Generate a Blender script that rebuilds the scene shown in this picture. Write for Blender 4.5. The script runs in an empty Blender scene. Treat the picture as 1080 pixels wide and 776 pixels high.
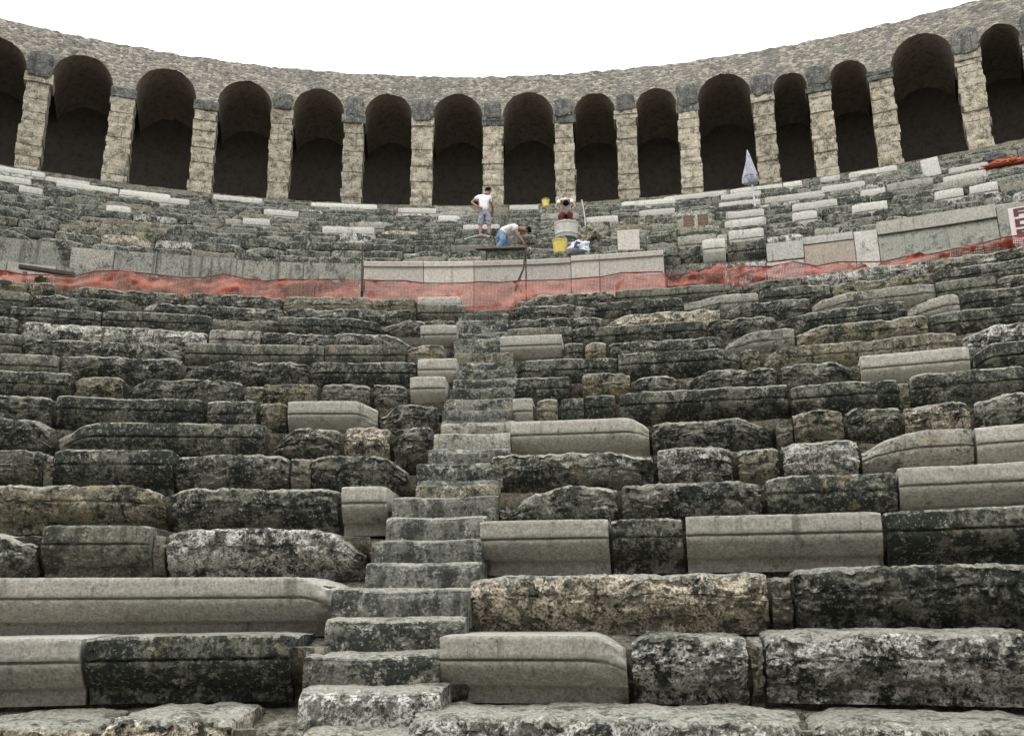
# Ancient theatre seating under an overcast sky, seen from low in the orchestra towards the upper arcade.
# Units are metres. z = 0 is the eye height; the vertical axis of the curved cavea is the origin.
import bpy, bmesh, math, random
import numpy as np
from mathutils import Vector, Matrix

random.seed(11)
RNG = np.random.default_rng(7)
scene = bpy.context.scene
COL = scene.collection
PI = math.pi
rad = math.radians

# ------------------------------------------------------------------ proportions of the theatre
R0, TREAD, H0, RISE = 13.123, 0.688, -0.663, 0.43        # lower tier: nosing radius, tread, top of first row, rise
UROWS = 14
UR = [26.6 + 1.15 * j for j in range(UROWS)]              # upper tier
UZ = [7.70 + 0.627 * j for j in range(UROWS)]
RA, ZBASE, ZSPRING, ZTOP = 43.09, 16.45, 20.92, 23.0      # arcade
GROUND_Z = -1.55
PIERS = [-52.1, -47.9, -43.7, -39.55, -35.37, -31.14, -26.75, -22.55, -18.41, -14.39, -10.22, -5.99, -2.35, 1.22, 5.43, 8.47,
         11.65, 15.92, 19.0, 23.2, 27.4, 31.6, 35.8]
FIRST_SEEN = 4                                            # PIERS[4] is the first pillar seen from the left
EYE_R = 7.63

# measured joints of the masonry, degrees round the cavea's axis
BLOCKS = [(0, -19.23, -15.65, "P", -0.02), (0, -15.6, -11.99, "P", 0.0), (0, -7.55, 2.59, "W", 0.0), (0, 2.59, 8.24, "W", -0.01), (1, -23.76, -17.13, "C", 0.01), (1, -17.08, -11.34, "D", 0.02), (1, -7.12, -1.86, "B", 0.0), (1, -1.81, 1.44, "W", 0.0), (1, 1.44, 1.76, "M", -0.03), (1, 1.76, 8.9, "W", 0.02), (2, -24.08, -10.61, "B", 0.0), (2, -6.75, 2.23, "P", -0.01), (2, 2.23, 2.78, "M", -0.05), (2, 2.78, 9.88, "E", 0.02), (3, -24.88, -20.54, "E", -0.02), (3, -20.48, -17.15, "Q", 0.02), (3, -17.15, -16.8, "M", -0.05), (3, -16.8, -10.28, "W", 0.0), (3, -6.64, -2.48, "C", 0.03), (3, -2.45, -0.15, "D", 0.03), (3, -0.12, 5.66, "C", 0.03), (3, 5.71, 10.36, "D", 0.03), (4, -25.79, -17.49, "T", 0.02), (4, -17.43, -11.71, "E", 0.0), (4, -11.65, -10.06, "C", 0.0), (4, -6.39, -2.23, "E", -0.02), (4, -2.23, 2.43, "E", -0.02), (4, 2.49, 6.48, "D", 0.0), (4, 6.48, 11.23, "C", 0.02), (5, -26.56, -22.31, "E", 0.03), (5, -22.31, -22.06, "M", -0.02), (5, -22.06, -18.01, "D", 0.04), (5, -17.98, -13.95, "E", 0.0), (5, -13.95, -13.28, "M", -0.03), (5, -13.28, -9.73, "E", -0.01), (5, -6.87, -1.03, "E", -0.03), (5, -1.03, 1.64, "W", -0.02), (5, 1.7, 3.16, "T", -0.05), (5, 3.16, 5.69, "W", -0.01), (5, 5.69, 9.09, "L", 0.02), (5, 9.13, 11.56, "C", 0.02), (6, -27.52, -22.75, "E", 0.04), (6, -22.69, -15.38, "D", 0.02), (6, -15.31, -12.59, "E", -0.02), (6, -12.59, -10.75, "P", 0.0), (6, -10.75, -9.19, "E", 0.0), (6, -6.3, -1.22, "B", 0.01), (6, -1.22, 3.16, "E", -0.03), (6, 3.22, 3.74, "M", -0.06), (6, 3.74, 5.49, "T", 0.0), (6, 5.49, 7.32, "E", 0.0), (6, 7.32, 9.47, "P", -0.01), (6, 9.47, 12.09, "E", 0.04), (7, -28.11, -23.56, "E", 0.02), (7, -23.5, -18.15, "D", 0.02), (7, -18.08, -16.21, "D", 0.0), (7, -16.14, -15.06, "T", 0.0), (7, -15.06, -11.61, "B", 0.0), (7, -11.61, -9.27, "E", -0.03), (7, -6.41, -5.61, "C", 0.0), (7, -5.53, -4.63, "T", 0.0), (7, -4.59, -3.65, "D", 0.0), (7, -3.58, -2.46, "D", 0.02), (7, -2.36, 3.82, "D", 0.03), (7, 3.86, 7.54, "D", 0.0), (7, 7.54, 7.88, "M", -0.05), (7, 7.88, 11.53, "D", 0.02), (7, 11.59, 13.39, "E", 0.0), (8, -28.6, -23.58, "D", 0.02), (8, -23.48, -21.7, "T", 0.0), (8, -21.67, -17.24, "E", 0.0), (8, -17.17, -16.51, "M", -0.05), (8, -16.51, -14.28, "T", -0.03), (8, -14.24, -12.18, "E", -0.02), (8, -12.18, -10.71, "E", -0.03), (8, -10.67, -9.23, "C", 0.04), (8, -6.47, -4.29, "D", 0.0), (8, -3.88, -1.91, "T", 0.03), (8, -1.84, 0.09, "E", -0.04), (8, 0.09, 3.62, "E", 0.0), (8, 3.65, 6.51, "E", 0.0), (8, 6.51, 10.17, "C", 0.02), (8, 10.2, 12.47, "D", 0.02), (9, -29.03, -24.64, "Q", -0.019), (9, -24.64, -20.07, "E", 0.022), (9, -20.07, -15.02, "E", 0.021), (9, -15.02, -10.64, "D", 0.001), (9, -10.64, -9.0, "C", 0.04), (9, -7.14, -2.47, "D", -0.01), (9, -2.47, 2.33, "D", 0.021), (9, 2.33, 3.12, "T", 0.0), (9, 3.12, 10.14, "T", -0.014), (9, 10.14, 12.87, "W", 0.02), (9, 12.87, 13.75, "D", 0.019), (10, -29.71, -26.59, "Q", 0.004), (10, -26.59, -20.47, "E", -0.011), (10, -20.47, -14.77, "Q", 0.011), (10, -14.77, -11.37, "Q", 0.02), (10, -11.37, -9.69, "T", 0.02), (10, -7.41, -4.78, "C", 0.12), (10, -4.78, -3.91, "D", -0.013), (10, -3.91, -2.93, "T", 0.0), (10, -2.93, 1.76, "E", -0.02), (10, 1.76, 4.55, "L", 0.0), (10, 4.55, 9.42, "T", 0.002), (10, 9.42, 14.14, "D", 0.002), (11, -30.34, -27.32, "D", 0.014), (11, -27.32, -19.94, "W", -0.019), (11, -19.94, -17.78, "L", 0.0), (11, -17.78, -11.0, "E", -0.02), (11, -11.0, -9.4, "C", 0.1), (11, -7.23, -4.45, "Q", 0.022), (11, -4.45, 1.16, "D", -0.004), (11, 1.16, 3.99, "E", 0.015), (11, 3.99, 8.87, "D", 0.014), (11, 8.87, 10.79, "L", 0.02), (11, 10.79, 14.52, "D", 0.023), (12, -30.93, -28.19, "D", -0.006), (12, -28.19, -24.65, "D", -0.016), (12, -24.65, -20.19, "D", 0.011), (12, -20.19, -17.45, "M", -0.013), (12, -17.45, -12.98, "D", 0.024), (12, -12.98, -9.63, "E", -0.002), (12, -7.27, -3.13, "E", -0.017), (12, -3.13, 1.82, "P", -0.019), (12, 1.82, 5.47, "E", 0.018), (12, 5.47, 10.18, "L", 0.02), (12, 10.18, 12.32, "Q", 0.008), (12, 12.32, 13.93, "E", 0.0), (12, 13.93, 14.86, "E", -0.013), (13, -31.48, -27.94, "Q", 0.0), (13, -27.94, -23.75, "E", 0.013), (13, -23.75, -17.35, "E", -0.007), (13, -17.35, -11.54, "E", -0.013), (13, -11.54, -9.41, "Q", 0.05), (13, -7.31, -3.48, "E", 0.002), (13, -3.48, 0.27, "D", -0.016), (13, 0.27, 3.48, "L", -0.02), (13, 3.48, 6.39, "D", 0.015), (13, 6.39, 9.49, "T", 0.011), (13, 9.49, 10.38, "T", 0.0), (13, 10.38, 15.19, "D", 0.012), (14, -32.0, -28.45, "T", 0.011), (14, -28.45, -27.34, "T", 0.0), (14, -27.34, -22.06, "E", -0.009), (14, -22.06, -17.8, "E", 0.001), (14, -17.8, -13.78, "T", 0.009), (14, -13.78, -11.74, "T", -0.004), (14, -11.74, -9.74, "C", 0.0), (14, -7.34, -2.73, "E", 0.024), (14, -2.73, 2.19, "Q", 0.003), (14, 2.19, 5.44, "E", -0.013), (14, 5.44, 10.42, "W", 0.022), (14, 10.42, 15.49, "E", 0.011)]
WHITE = [(0, 1.33, 2.44), (1, 2.64, 4.33), (3, 2.56, 4.59), (3, 5.81, 7.01), (3, 8.59, 10.2), (3, 12.23, 13.47), (3, 13.71, 14.88), (5, -18.56, -15.82), (5, 2.7, 4.64), (5, 5.99, 8.17), (6, -29.57, -28.4), (6, -22.89, -21.48), (6, -11.24, -9.23), (6, 9.35, 10.54), (6, 13.11, 14.99), (7, -4.61, -2.87), (8, -34.15, -33.08), (8, -1.76, 0.17), (8, 2.47, 4.63), (8, 4.82, 7.77), (8, 13.65, 15.4), (9, -22.43, -20.56), (9, -12.92, -11.87), (9, 7.75, 9.89), (10, -35.8, -34.14), (10, -28.86, -26.47), (11, -33.2, -30.24), (11, -30.189999999999998, -27.64), (11, 2.66, 4.82), (12, -33.96, -31.84), (12, -15.48, -13.32), (12, -2.8, 0.2), (13, -36.53, -34.18), (13, -25.78, -23.14), (13, -20.49, -16.76), (13, -9.21, -7.52), (13, -0.42, 3.02), (13, 3.22, 6.0), (13, 6.05, 7.04), (13, 7.97, 8.99), (13, 9.42, 11.81)]
STEPS = [(-10.19, -6.63), (-10.5, -6.88), (-10.78, -7.17), (-10.48, -6.65), (-10.69, -6.7), (-10.01, -6.63), (-9.87, -6.61), (-9.86, -6.76), (-9.85, -6.46), (-9.23, -6.58), (-9.25, -6.37), (-9.17, -6.41), (-8.94, -6.3), (-8.98, -6.32), (-8.97, -6.41), (-9.03, -6.5), (-9.0, -6.58), (-9.04, -6.66), (-9.07, -6.74), (-9.16, -6.85), (-9.24, -6.95), (-9.32, -7.05), (-9.4, -7.15), (-9.45, -7.24), (-9.5, -7.32), (-9.54, -7.41), (-9.58, -7.49), (-9.62, -7.57), (-9.65, -7.65)]


# ------------------------------------------------------------------ small helpers
def tag(o, label=None, cat=None, group=None, kind=None):
    if label: o['label'] = label
    if cat: o['category'] = cat
    if group: o['group'] = group
    if kind: o['kind'] = kind
    return o

def link(name, me, mats, parent=None):
    o = bpy.data.objects.new(name, me)
    COL.objects.link(o)
    for m in (mats if isinstance(mats, (list, tuple)) else [mats]):
        me.materials.append(m)
    if parent is not None: o.parent = parent
    return o

def empty(name, loc, rz=0.0):
    o = bpy.data.objects.new(name, None)
    o.location = loc; o.rotation_euler = (0, 0, rz)
    COL.objects.link(o)
    return o

def polar(deg, R, z=0.0):
    a = rad(deg)
    return Vector((R * math.sin(a), R * math.cos(a), z))

def mesh_np(name, V, Fq, smooth=True, sharp=None):
    """V (n,3) array, Fq a list of index tuples or an (m,4) array."""
    me = bpy.data.meshes.new(name)
    me.from_pydata([tuple(v) for v in V], [], [tuple(int(i) for i in f) for f in Fq])
    if smooth:
        me.polygons.foreach_set('use_smooth', [True] * len(me.polygons))
        if sharp: me.set_sharp_from_angle(angle=rad(sharp))
    me.update()
    return me

def _h(ix, iy, iz, seed):
    n = (ix.astype(np.int64) * 374761393 + iy.astype(np.int64) * 668265263 + iz.astype(np.int64) * 2147483647 + seed * 1274126177) & 0xFFFFFFFF
    n = ((n ^ (n >> 13)) * 1274126177) & 0xFFFFFFFF
    n = ((n ^ (n >> 16)) * 2246822519) & 0xFFFFFFFF
    return ((n ^ (n >> 15)) & 0xFFFFFF) / float(0xFFFFFF) * 2 - 1

def vnoise(P, seed=0):
    P = np.asarray(P, float)
    i = np.floor(P).astype(np.int64); f = P - i
    f = f * f * (3 - 2 * f)
    x, y, z = i[..., 0], i[..., 1], i[..., 2]
    fx, fy, fz = f[..., 0], f[..., 1], f[..., 2]
    def L(a, b, t): return a + (b - a) * t
    c = lambda dx, dy, dz: _h(x + dx, y + dy, z + dz, seed)
    return L(L(L(c(0,0,0), c(1,0,0), fx), L(c(0,1,0), c(1,1,0), fx), fy),
             L(L(c(0,0,1), c(1,0,1), fx), L(c(0,1,1), c(1,1,1), fx), fy), fz)

def fbm(P, oct=4, seed=0, gain=0.5):
    s = 0; a = 1; t = 0
    P = np.asarray(P, float)
    for k in range(oct):
        s = s + a * vnoise(P * (2.03 ** k), seed + k * 17); t += a; a *= gain
    return s / t

# ------------------------------------------------------------------ materials
def new_mat(name):
    m = bpy.data.materials.new(name); m.use_nodes = True
    nt = m.node_tree
    return m, nt, nt.nodes['Principled BSDF']

def N(nt, typ, **kw):
    n = nt.nodes.new(typ)
    for k, v in kw.items(): setattr(n, k, v)
    return n

def set_in(n, **kw):
    for k, v in kw.items(): n.inputs[k.replace('_', ' ')].default_value = v

def ramp(nt, src, lo, hi):
    r = N(nt, 'ShaderNodeMapRange'); r.clamp = True
    nt.links.new(src, r.inputs['Value'])
    r.inputs['From Min'].default_value = lo; r.inputs['From Max'].default_value = hi
    return r.outputs['Result']

def mixc(nt, fac, a, b):
    m = N(nt, 'ShaderNodeMix', data_type='RGBA')
    for s, v in ((m.inputs[0], fac), (m.inputs[6], a), (m.inputs[7], b)):
        if isinstance(v, (int, float)): s.default_value = v
        elif isinstance(v, tuple): s.default_value = (*v, 1)
        else: nt.links.new(v, s)
    return m.outputs[2]

def mth(nt, op, a, b=None):
    m = N(nt, 'ShaderNodeMath', operation=op)
    for s, v in ((m.inputs[0], a), (m.inputs[1], b)):
        if v is None: continue
        if isinstance(v, (int, float)): s.default_value = v
        else: nt.links.new(v, s)
    return m.outputs[0]

def noise(nt, vec, scale, detail=5, rough=0.6, dist=0.0):
    n = N(nt, 'ShaderNodeTexNoise')
    nt.links.new(vec, n.inputs['Vector'])
    set_in(n, Scale=scale, Detail=detail, Roughness=rough, Distortion=dist)
    return n.outputs['Fac']

def stone(name, light, mid, dark, lichen=0.3, crust=0.1, crust_col=(.42, .40, .36), tan=0.08, tan_col=(.27, .23, .14),
          streak=0.2, bump=0.6, scale=1.0):
    m, nt, bs = new_mat(name)
    tc = N(nt, 'ShaderNodeTexCoord'); oi = N(nt, 'ShaderNodeObjectInfo')
    cb = N(nt, 'ShaderNodeCombineXYZ')
    for k, q in enumerate((37.0, 71.0, 13.0)):
        nt.links.new(mth(nt, 'MULTIPLY', oi.outputs['Random'], q), cb.inputs[k])
    va = N(nt, 'ShaderNodeVectorMath', operation='ADD')
    nt.links.new(tc.outputs['Object'], va.inputs[0]); nt.links.new(cb.outputs[0], va.inputs[1])
    v = va.outputs[0]
    nA = noise(nt, v, 3.4 * scale, 6, .66, .2); nB = noise(nt, v, 16 * scale, 7, .70, .15); nC = noise(nt, v, 48 * scale, 4, .65)
    col = mixc(nt, ramp(nt, nB, .36, .64), mid, light)
    # dark lichen
    comb = mth(nt, 'ADD', mth(nt, 'MULTIPLY', nA, .5), mth(nt, 'MULTIPLY', nB, .5))
    thr = .5 + (.5 - lichen) * .30
    col = mixc(nt, mth(nt, 'MULTIPLY', ramp(nt, comb, thr - .02, thr + .03), .93), col, dark)
    # tan / yellow growth
    if tan > 0:
        nT = noise(nt, v, 3.3 * scale, 6, .66, .2); t2 = .5 + (.5 - tan) * .34
        col = mixc(nt, mth(nt, 'MULTIPLY', ramp(nt, nT, t2, t2 + .08), .75), col, tan_col)
    # pale crust and broken fresh stone
    if crust > 0:
        nD = noise(nt, v, 7.0 * scale, 9, .74, .4); t3 = .5 + (.5 - crust) * .30
        cm = mth(nt, 'MULTIPLY', ramp(nt, nD, t3, t3 + .045), ramp(nt, nC, .36, .52))
        col = mixc(nt, mth(nt, 'MULTIPLY', cm, .9), col, crust_col)
    if crust >= .1:                                            # salt-and-pepper lichen flecks
        nG = noise(nt, v, 34 * scale, 3, .6, .3)
        col = mixc(nt, mth(nt, 'MULTIPLY', ramp(nt, nG, .585, .64), .55), col, tuple(c * .95 for c in crust_col))
        col = mixc(nt, mth(nt, 'MULTIPLY', ramp(nt, nG, .43, .38), .6), col, dark)
    # drip stains, long in z
    if streak > 0:
        mp = N(nt, 'ShaderNodeMapping'); nt.links.new(v, mp.inputs['Vector']); mp.inputs['Scale'].default_value = (9, 9, .55)
        nS = noise(nt, mp.outputs[0], 1.0 * scale, 5, .62); t4 = .5 + (.5 - streak) * .30
        col = mixc(nt, mth(nt, 'MULTIPLY', ramp(nt, nS, t4, t4 + .12), .7), col, tuple(c * .9 for c in dark))
    # fine grain and a tone of its own for each stone
    g = mth(nt, 'ADD', -.30, mth(nt, 'ADD', mth(nt, 'MULTIPLY', nC, 1.7), mth(nt, 'MULTIPLY', noise(nt, v, 22 * scale, 5, .7, .2), .9)))
    g = mth(nt, 'MULTIPLY', g, mth(nt, 'ADD', .86, mth(nt, 'MULTIPLY', oi.outputs['Random'], .30)))
    hs = N(nt, 'ShaderNodeVectorMath', operation='SCALE'); nt.links.new(col, hs.inputs[0]); nt.links.new(g, hs.inputs['Scale'])
    nt.links.new(hs.outputs[0], bs.inputs['Base Color'])
    bs.inputs['Roughness'].default_value = .93; bs.inputs['Specular IOR Level'].default_value = .15
    bp = N(nt, 'ShaderNodeBump'); bp.inputs['Strength'].default_value = bump; bp.inputs['Distance'].default_value = .03
    hgt = mth(nt, 'ADD', mth(nt, 'MULTIPLY', nB, .65), mth(nt, 'MULTIPLY', nC, .35))
    nt.links.new(hgt, bp.inputs['Height']); nt.links.new(bp.outputs[0], bs.inputs['Normal'])
    return m

def flat(name, col, rough=.85, var=.25, scale=14, metal=0.0):
    """Plain paint, cloth or plastic with a slight mottling."""
    m, nt, bs = new_mat(name)
    tc = N(nt, 'ShaderNodeTexCoord')
    n = noise(nt, tc.outputs['Object'], scale, 4, .6)
    c = mixc(nt, ramp(nt, n, .3, .7), tuple(x * (1 - var) for x in col), tuple(min(1, x * (1 + var * .5)) for x in col))
    nt.links.new(c, bs.inputs['Base Color'])
    bs.inputs['Roughness'].default_value = rough; bs.inputs['Metallic'].default_value = metal
    return m

DK = (.025, .030, .025)
M = {
 'C': stone('clean_limestone', (.40, .385, .345), (.31, .295, .26), (.115, .11, .09), .14, .03, tan=.08, streak=.20, bump=.35),
 'L': stone('light_worn_limestone', (.37, .355, .315), (.24, .232, .20), (.075, .075, .062), .34, .14, tan=.12, streak=.25, bump=.7),
 'Q': stone('greenish_limestone', (.20, .20, .165), (.12, .122, .098), (.046, .049, .040), .42, .10, tan=.15, streak=.4, bump=.6),
 'D': stone('dark_lichened_limestone', (.225, .224, .188), (.118, .121, .10), DK, .58, .24, (.37, .355, .31), .14, streak=.36, bump=1.0),
 'E': stone('eroded_dark_limestone', (.235, .232, .195), (.124, .125, .104), DK, .53, .30, (.40, .385, .345), .15, streak=.22, bump=1.3),
 'P': stone('cream_crusted_limestone', (.22, .198, .16), (.12, .112, .092), DK, .42, .62, (.60, .53, .43), .16, streak=.2, bump=1.3),
 'W': stone('white_crusted_limestone', (.225, .222, .20), (.125, .126, .112), DK, .46, .57, (.58, .565, .525), .08, streak=.22, bump=1.3),
 'T': stone('tan_lichened_limestone', (.245, .225, .17), (.145, .135, .105), DK, .44, .28, (.44, .395, .31), .36, (.27, .235, .145), streak=.2, bump=1.1),
 'M': stone('rubble_mortar', (.25, .235, .195), (.16, .15, .122), (.06, .058, .048), .38, .14, (.42, .385, .32), .2, streak=.1, bump=1.2),
}
M_EDGE = stone('worn_skylit_edge_stone', (.27, .265, .24), (.165, .163, .147), (.07, .07, .06), .42, .25, (.48, .465, .42), .12, streak=0, bump=.8)  # upper tops and nosings: wear plus a bright rim painted into the colour
M_TREAD = stone('worn_skylit_top_stone', (.31, .30, .262), (.205, .20, .17), (.07, .07, .058), .40, .20, (.42, .405, .36), .12, streak=0, bump=.8)  # lower tops and nosings: wear plus sky light painted into the colour
M['B'] = M['C']
M_STEP = stone('step_stone', (.22, .22, .198), (.12, .122, .108), (.040, .044, .039), .48, .30, (.36, .35, .315), .12, streak=.48, bump=.8)
M_WHITE = stone('new_white_limestone', (.50, .485, .45), (.37, .355, .325), (.17, .167, .15), .20, .05, (.66, .64, .60), tan=.06, streak=.16, bump=.5)
M_WALLN = stone('new_pinkish_slab', (.44, .405, .37), (.37, .34, .31), (.26, .24, .22), .22, 0, tan=.03, streak=.15, bump=.2)
M_WALLO = stone('old_wall_slab', (.30, .295, .265), (.20, .20, .175), (.075, .078, .066), .36, .10, tan=.12, streak=.42, bump=.6)
M_BROWN = stone('brown_slab', (.37, .32, .27), (.30, .258, .215), (.19, .16, .13), .2, 0, tan=0, streak=.2, bump=.3)
M_GREY = stone('grey_rendered_slab', (.29, .29, .255), (.22, .225, .195), (.11, .115, .10), .35, .05, tan=.08, streak=.35, bump=.3)
M_HILL = stone('rubble_core', (.20, .185, .145), (.12, .112, .09), (.045, .045, .038), .45, .12, (.34, .31, .25), .15, streak=.05, bump=1.2)
M_PIER = stone('pier_limestone', (.43, .385, .305), (.27, .24, .185), (.095, .085, .065), .44, .30, (.54, .495, .41), .28, (.32, .25, .15), streak=.26, bump=1.3)
M_IMPOST = stone('dark_impost_stone', (.18, .172, .155), (.10, .097, .089), (.046, .047, .045), .50, .18, tan=.06, streak=.3, bump=1.2)
M_DARK = stone('shade_dark_stone', (.072, .061, .052), (.058, .049, .041), (.042, .036, .031), .4, 0, tan=0, streak=.0, bump=.8)  # deep shade of the gallery painted into the colour as near-black stone
M_SOFFIT = stone('arch_soffit_stone', (.235, .198, .16), (.17, .142, .113), (.105, .088, .071), .40, .0, tan=.1, streak=0, bump=1.3, scale=1.3)

def masonry():
    """Small rubble courses: irregular cells with recessed mortar."""
    m, nt, bs = new_mat('rubble_masonry')
    tc = N(nt, 'ShaderNodeTexCoord')
    mp = N(nt, 'ShaderNodeMapping'); nt.links.new(tc.outputs['Object'], mp.inputs['Vector']); mp.inputs['Scale'].default_value = (6.4, 6.4, 12.5)
    v1 = N(nt, 'ShaderNodeTexVoronoi', feature='F1'); nt.links.new(mp.outputs[0], v1.inputs['Vector']); v1.inputs['Scale'].default_value = 1
    v2 = N(nt, 'ShaderNodeTexVoronoi', feature='DISTANCE_TO_EDGE'); nt.links.new(mp.outputs[0], v2.inputs['Vector']); v2.inputs['Scale'].default_value = 1
    sp = N(nt, 'ShaderNodeSeparateColor'); nt.links.new(v1.outputs['Color'], sp.inputs[0])
    c = mixc(nt, sp.outputs[0], (.10, .092, .077), (.41, .37, .31))
    c = mixc(nt, mth(nt, 'MULTIPLY', ramp(nt, sp.outputs[1], .62, .70), .7), c, (.10, .10, .10))
    c = mixc(nt, mth(nt, 'MULTIPLY', ramp(nt, v2.outputs['Distance'], .12, .02), .8), c, (.23, .21, .178))
    nA = noise(nt, tc.outputs['Object'], .55, 5, .6); nC = noise(nt, tc.outputs['Object'], 22, 4, .6)
    c = mixc(nt, mth(nt, 'MULTIPLY', ramp(nt, nA, .56, .66), .6), c, (.115, .112, .102))
    g = mth(nt, 'ADD', .15, mth(nt, 'MULTIPLY', nC, 1.75))
    hs = N(nt, 'ShaderNodeVectorMath', operation='SCALE'); nt.links.new(c, hs.inputs[0]); nt.links.new(g, hs.inputs['Scale'])
    nt.links.new(hs.outputs[0], bs.inputs['Base Color']); bs.inputs['Roughness'].default_value = .95
    bp = N(nt, 'ShaderNodeBump'); bp.inputs['Strength'].default_value = .6; bp.inputs['Distance'].default_value = .04
    nt.links.new(mth(nt, 'ADD', mth(nt, 'MULTIPLY', ramp(nt, v2.outputs['Distance'], 0, .25), .7), mth(nt, 'MULTIPLY', nC, .4)), bp.inputs['Height'])
    nt.links.new(bp.outputs[0], bs.inputs['Normal'])
    return m
M_RUBBLE = masonry()

def netting(name, col, col2, hole):
    """Orange plastic mesh: a woven grid with open cells, crossed by the tape lines of its folds (uses the mesh UVs in metres)."""
    m, nt, bs = new_mat(name)
    uv = N(nt, 'ShaderNodeTexCoord').outputs['UV']
    sx = N(nt, 'ShaderNodeSeparateXYZ'); nt.links.new(uv, sx.inputs[0])
    def strand(o, per, w):
        f = mth(nt, 'FRACT', mth(nt, 'MULTIPLY', o, 1 / per))
        return mth(nt, 'LESS_THAN', f, w)
    a = mth(nt, 'MAXIMUM', strand(sx.outputs[0], .026, .36), strand(sx.outputs[1], .024, .38))
    n = noise(nt, uv, 3.0, 5, .6)
    dense = ramp(nt, n, hole, hole + .05)                      # doubled-over folds let nothing through
    a = mth(nt, 'MAXIMUM', a, dense)
    n2 = noise(nt, uv, 9.0, 5, .7)
    c = mixc(nt, ramp(nt, n2, .35, .65), col, col2)
    nt.links.new(c, bs.inputs['Base Color']); bs.inputs['Roughness'].default_value = .6
    nt.links.new(a, bs.inputs['Alpha'])
    return m

# ------------------------------------------------------------------ the seat block
CRISP = np.array([(.215,-.02),(.205,.075),(.185,.092),(.150,.098),(.120,.125),(.072,.17),(.036,.215),(.020,.25),(.022,.266),(.042,.270),(.042,.280),
                  (.006,.286),(0,.30),(0,.414),(.012,.43),(.15,.43),(.4,.43),(.84,.43)])
WORN = np.array([(.19,-.02),(.165,.06),(.14,.09),(.125,.10),(.09,.13),(.062,.18),(.046,.22),(.036,.25),(.033,.262),(.031,.268),(.030,.278),
                 (.027,.29),(.024,.31),(.032,.400),(.058,.422),(.17,.428),(.42,.43),(.84,.43)])
WEAR = {'C': .07, 'B': .07, 'L': .30, 'Q': .15, 'D': .34, 'E': 1.0, 'P': .95, 'W': .9, 'T': .75, 'M': 1.0}

def resample(keys_a, keys_b, res):
    A, B = [], []
    for k in range(len(keys_a) - 1):
        d = np.linalg.norm(keys_a[k + 1] - keys_a[k])
        r = res if k < 14 else res * 1.6 if k == 14 else res * 6
        n = max(1, int(math.ceil(d / r)))
        for q in range(n):
            A.append(keys_a[k] + (keys_a[k + 1] - keys_a[k]) * q / n); B.append(keys_b[k] + (keys_b[k + 1] - keys_b[k]) * q / n)
    A.append(keys_a[-1]); B.append(keys_b[-1])
    return np.array(A), np.array(B)

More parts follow.
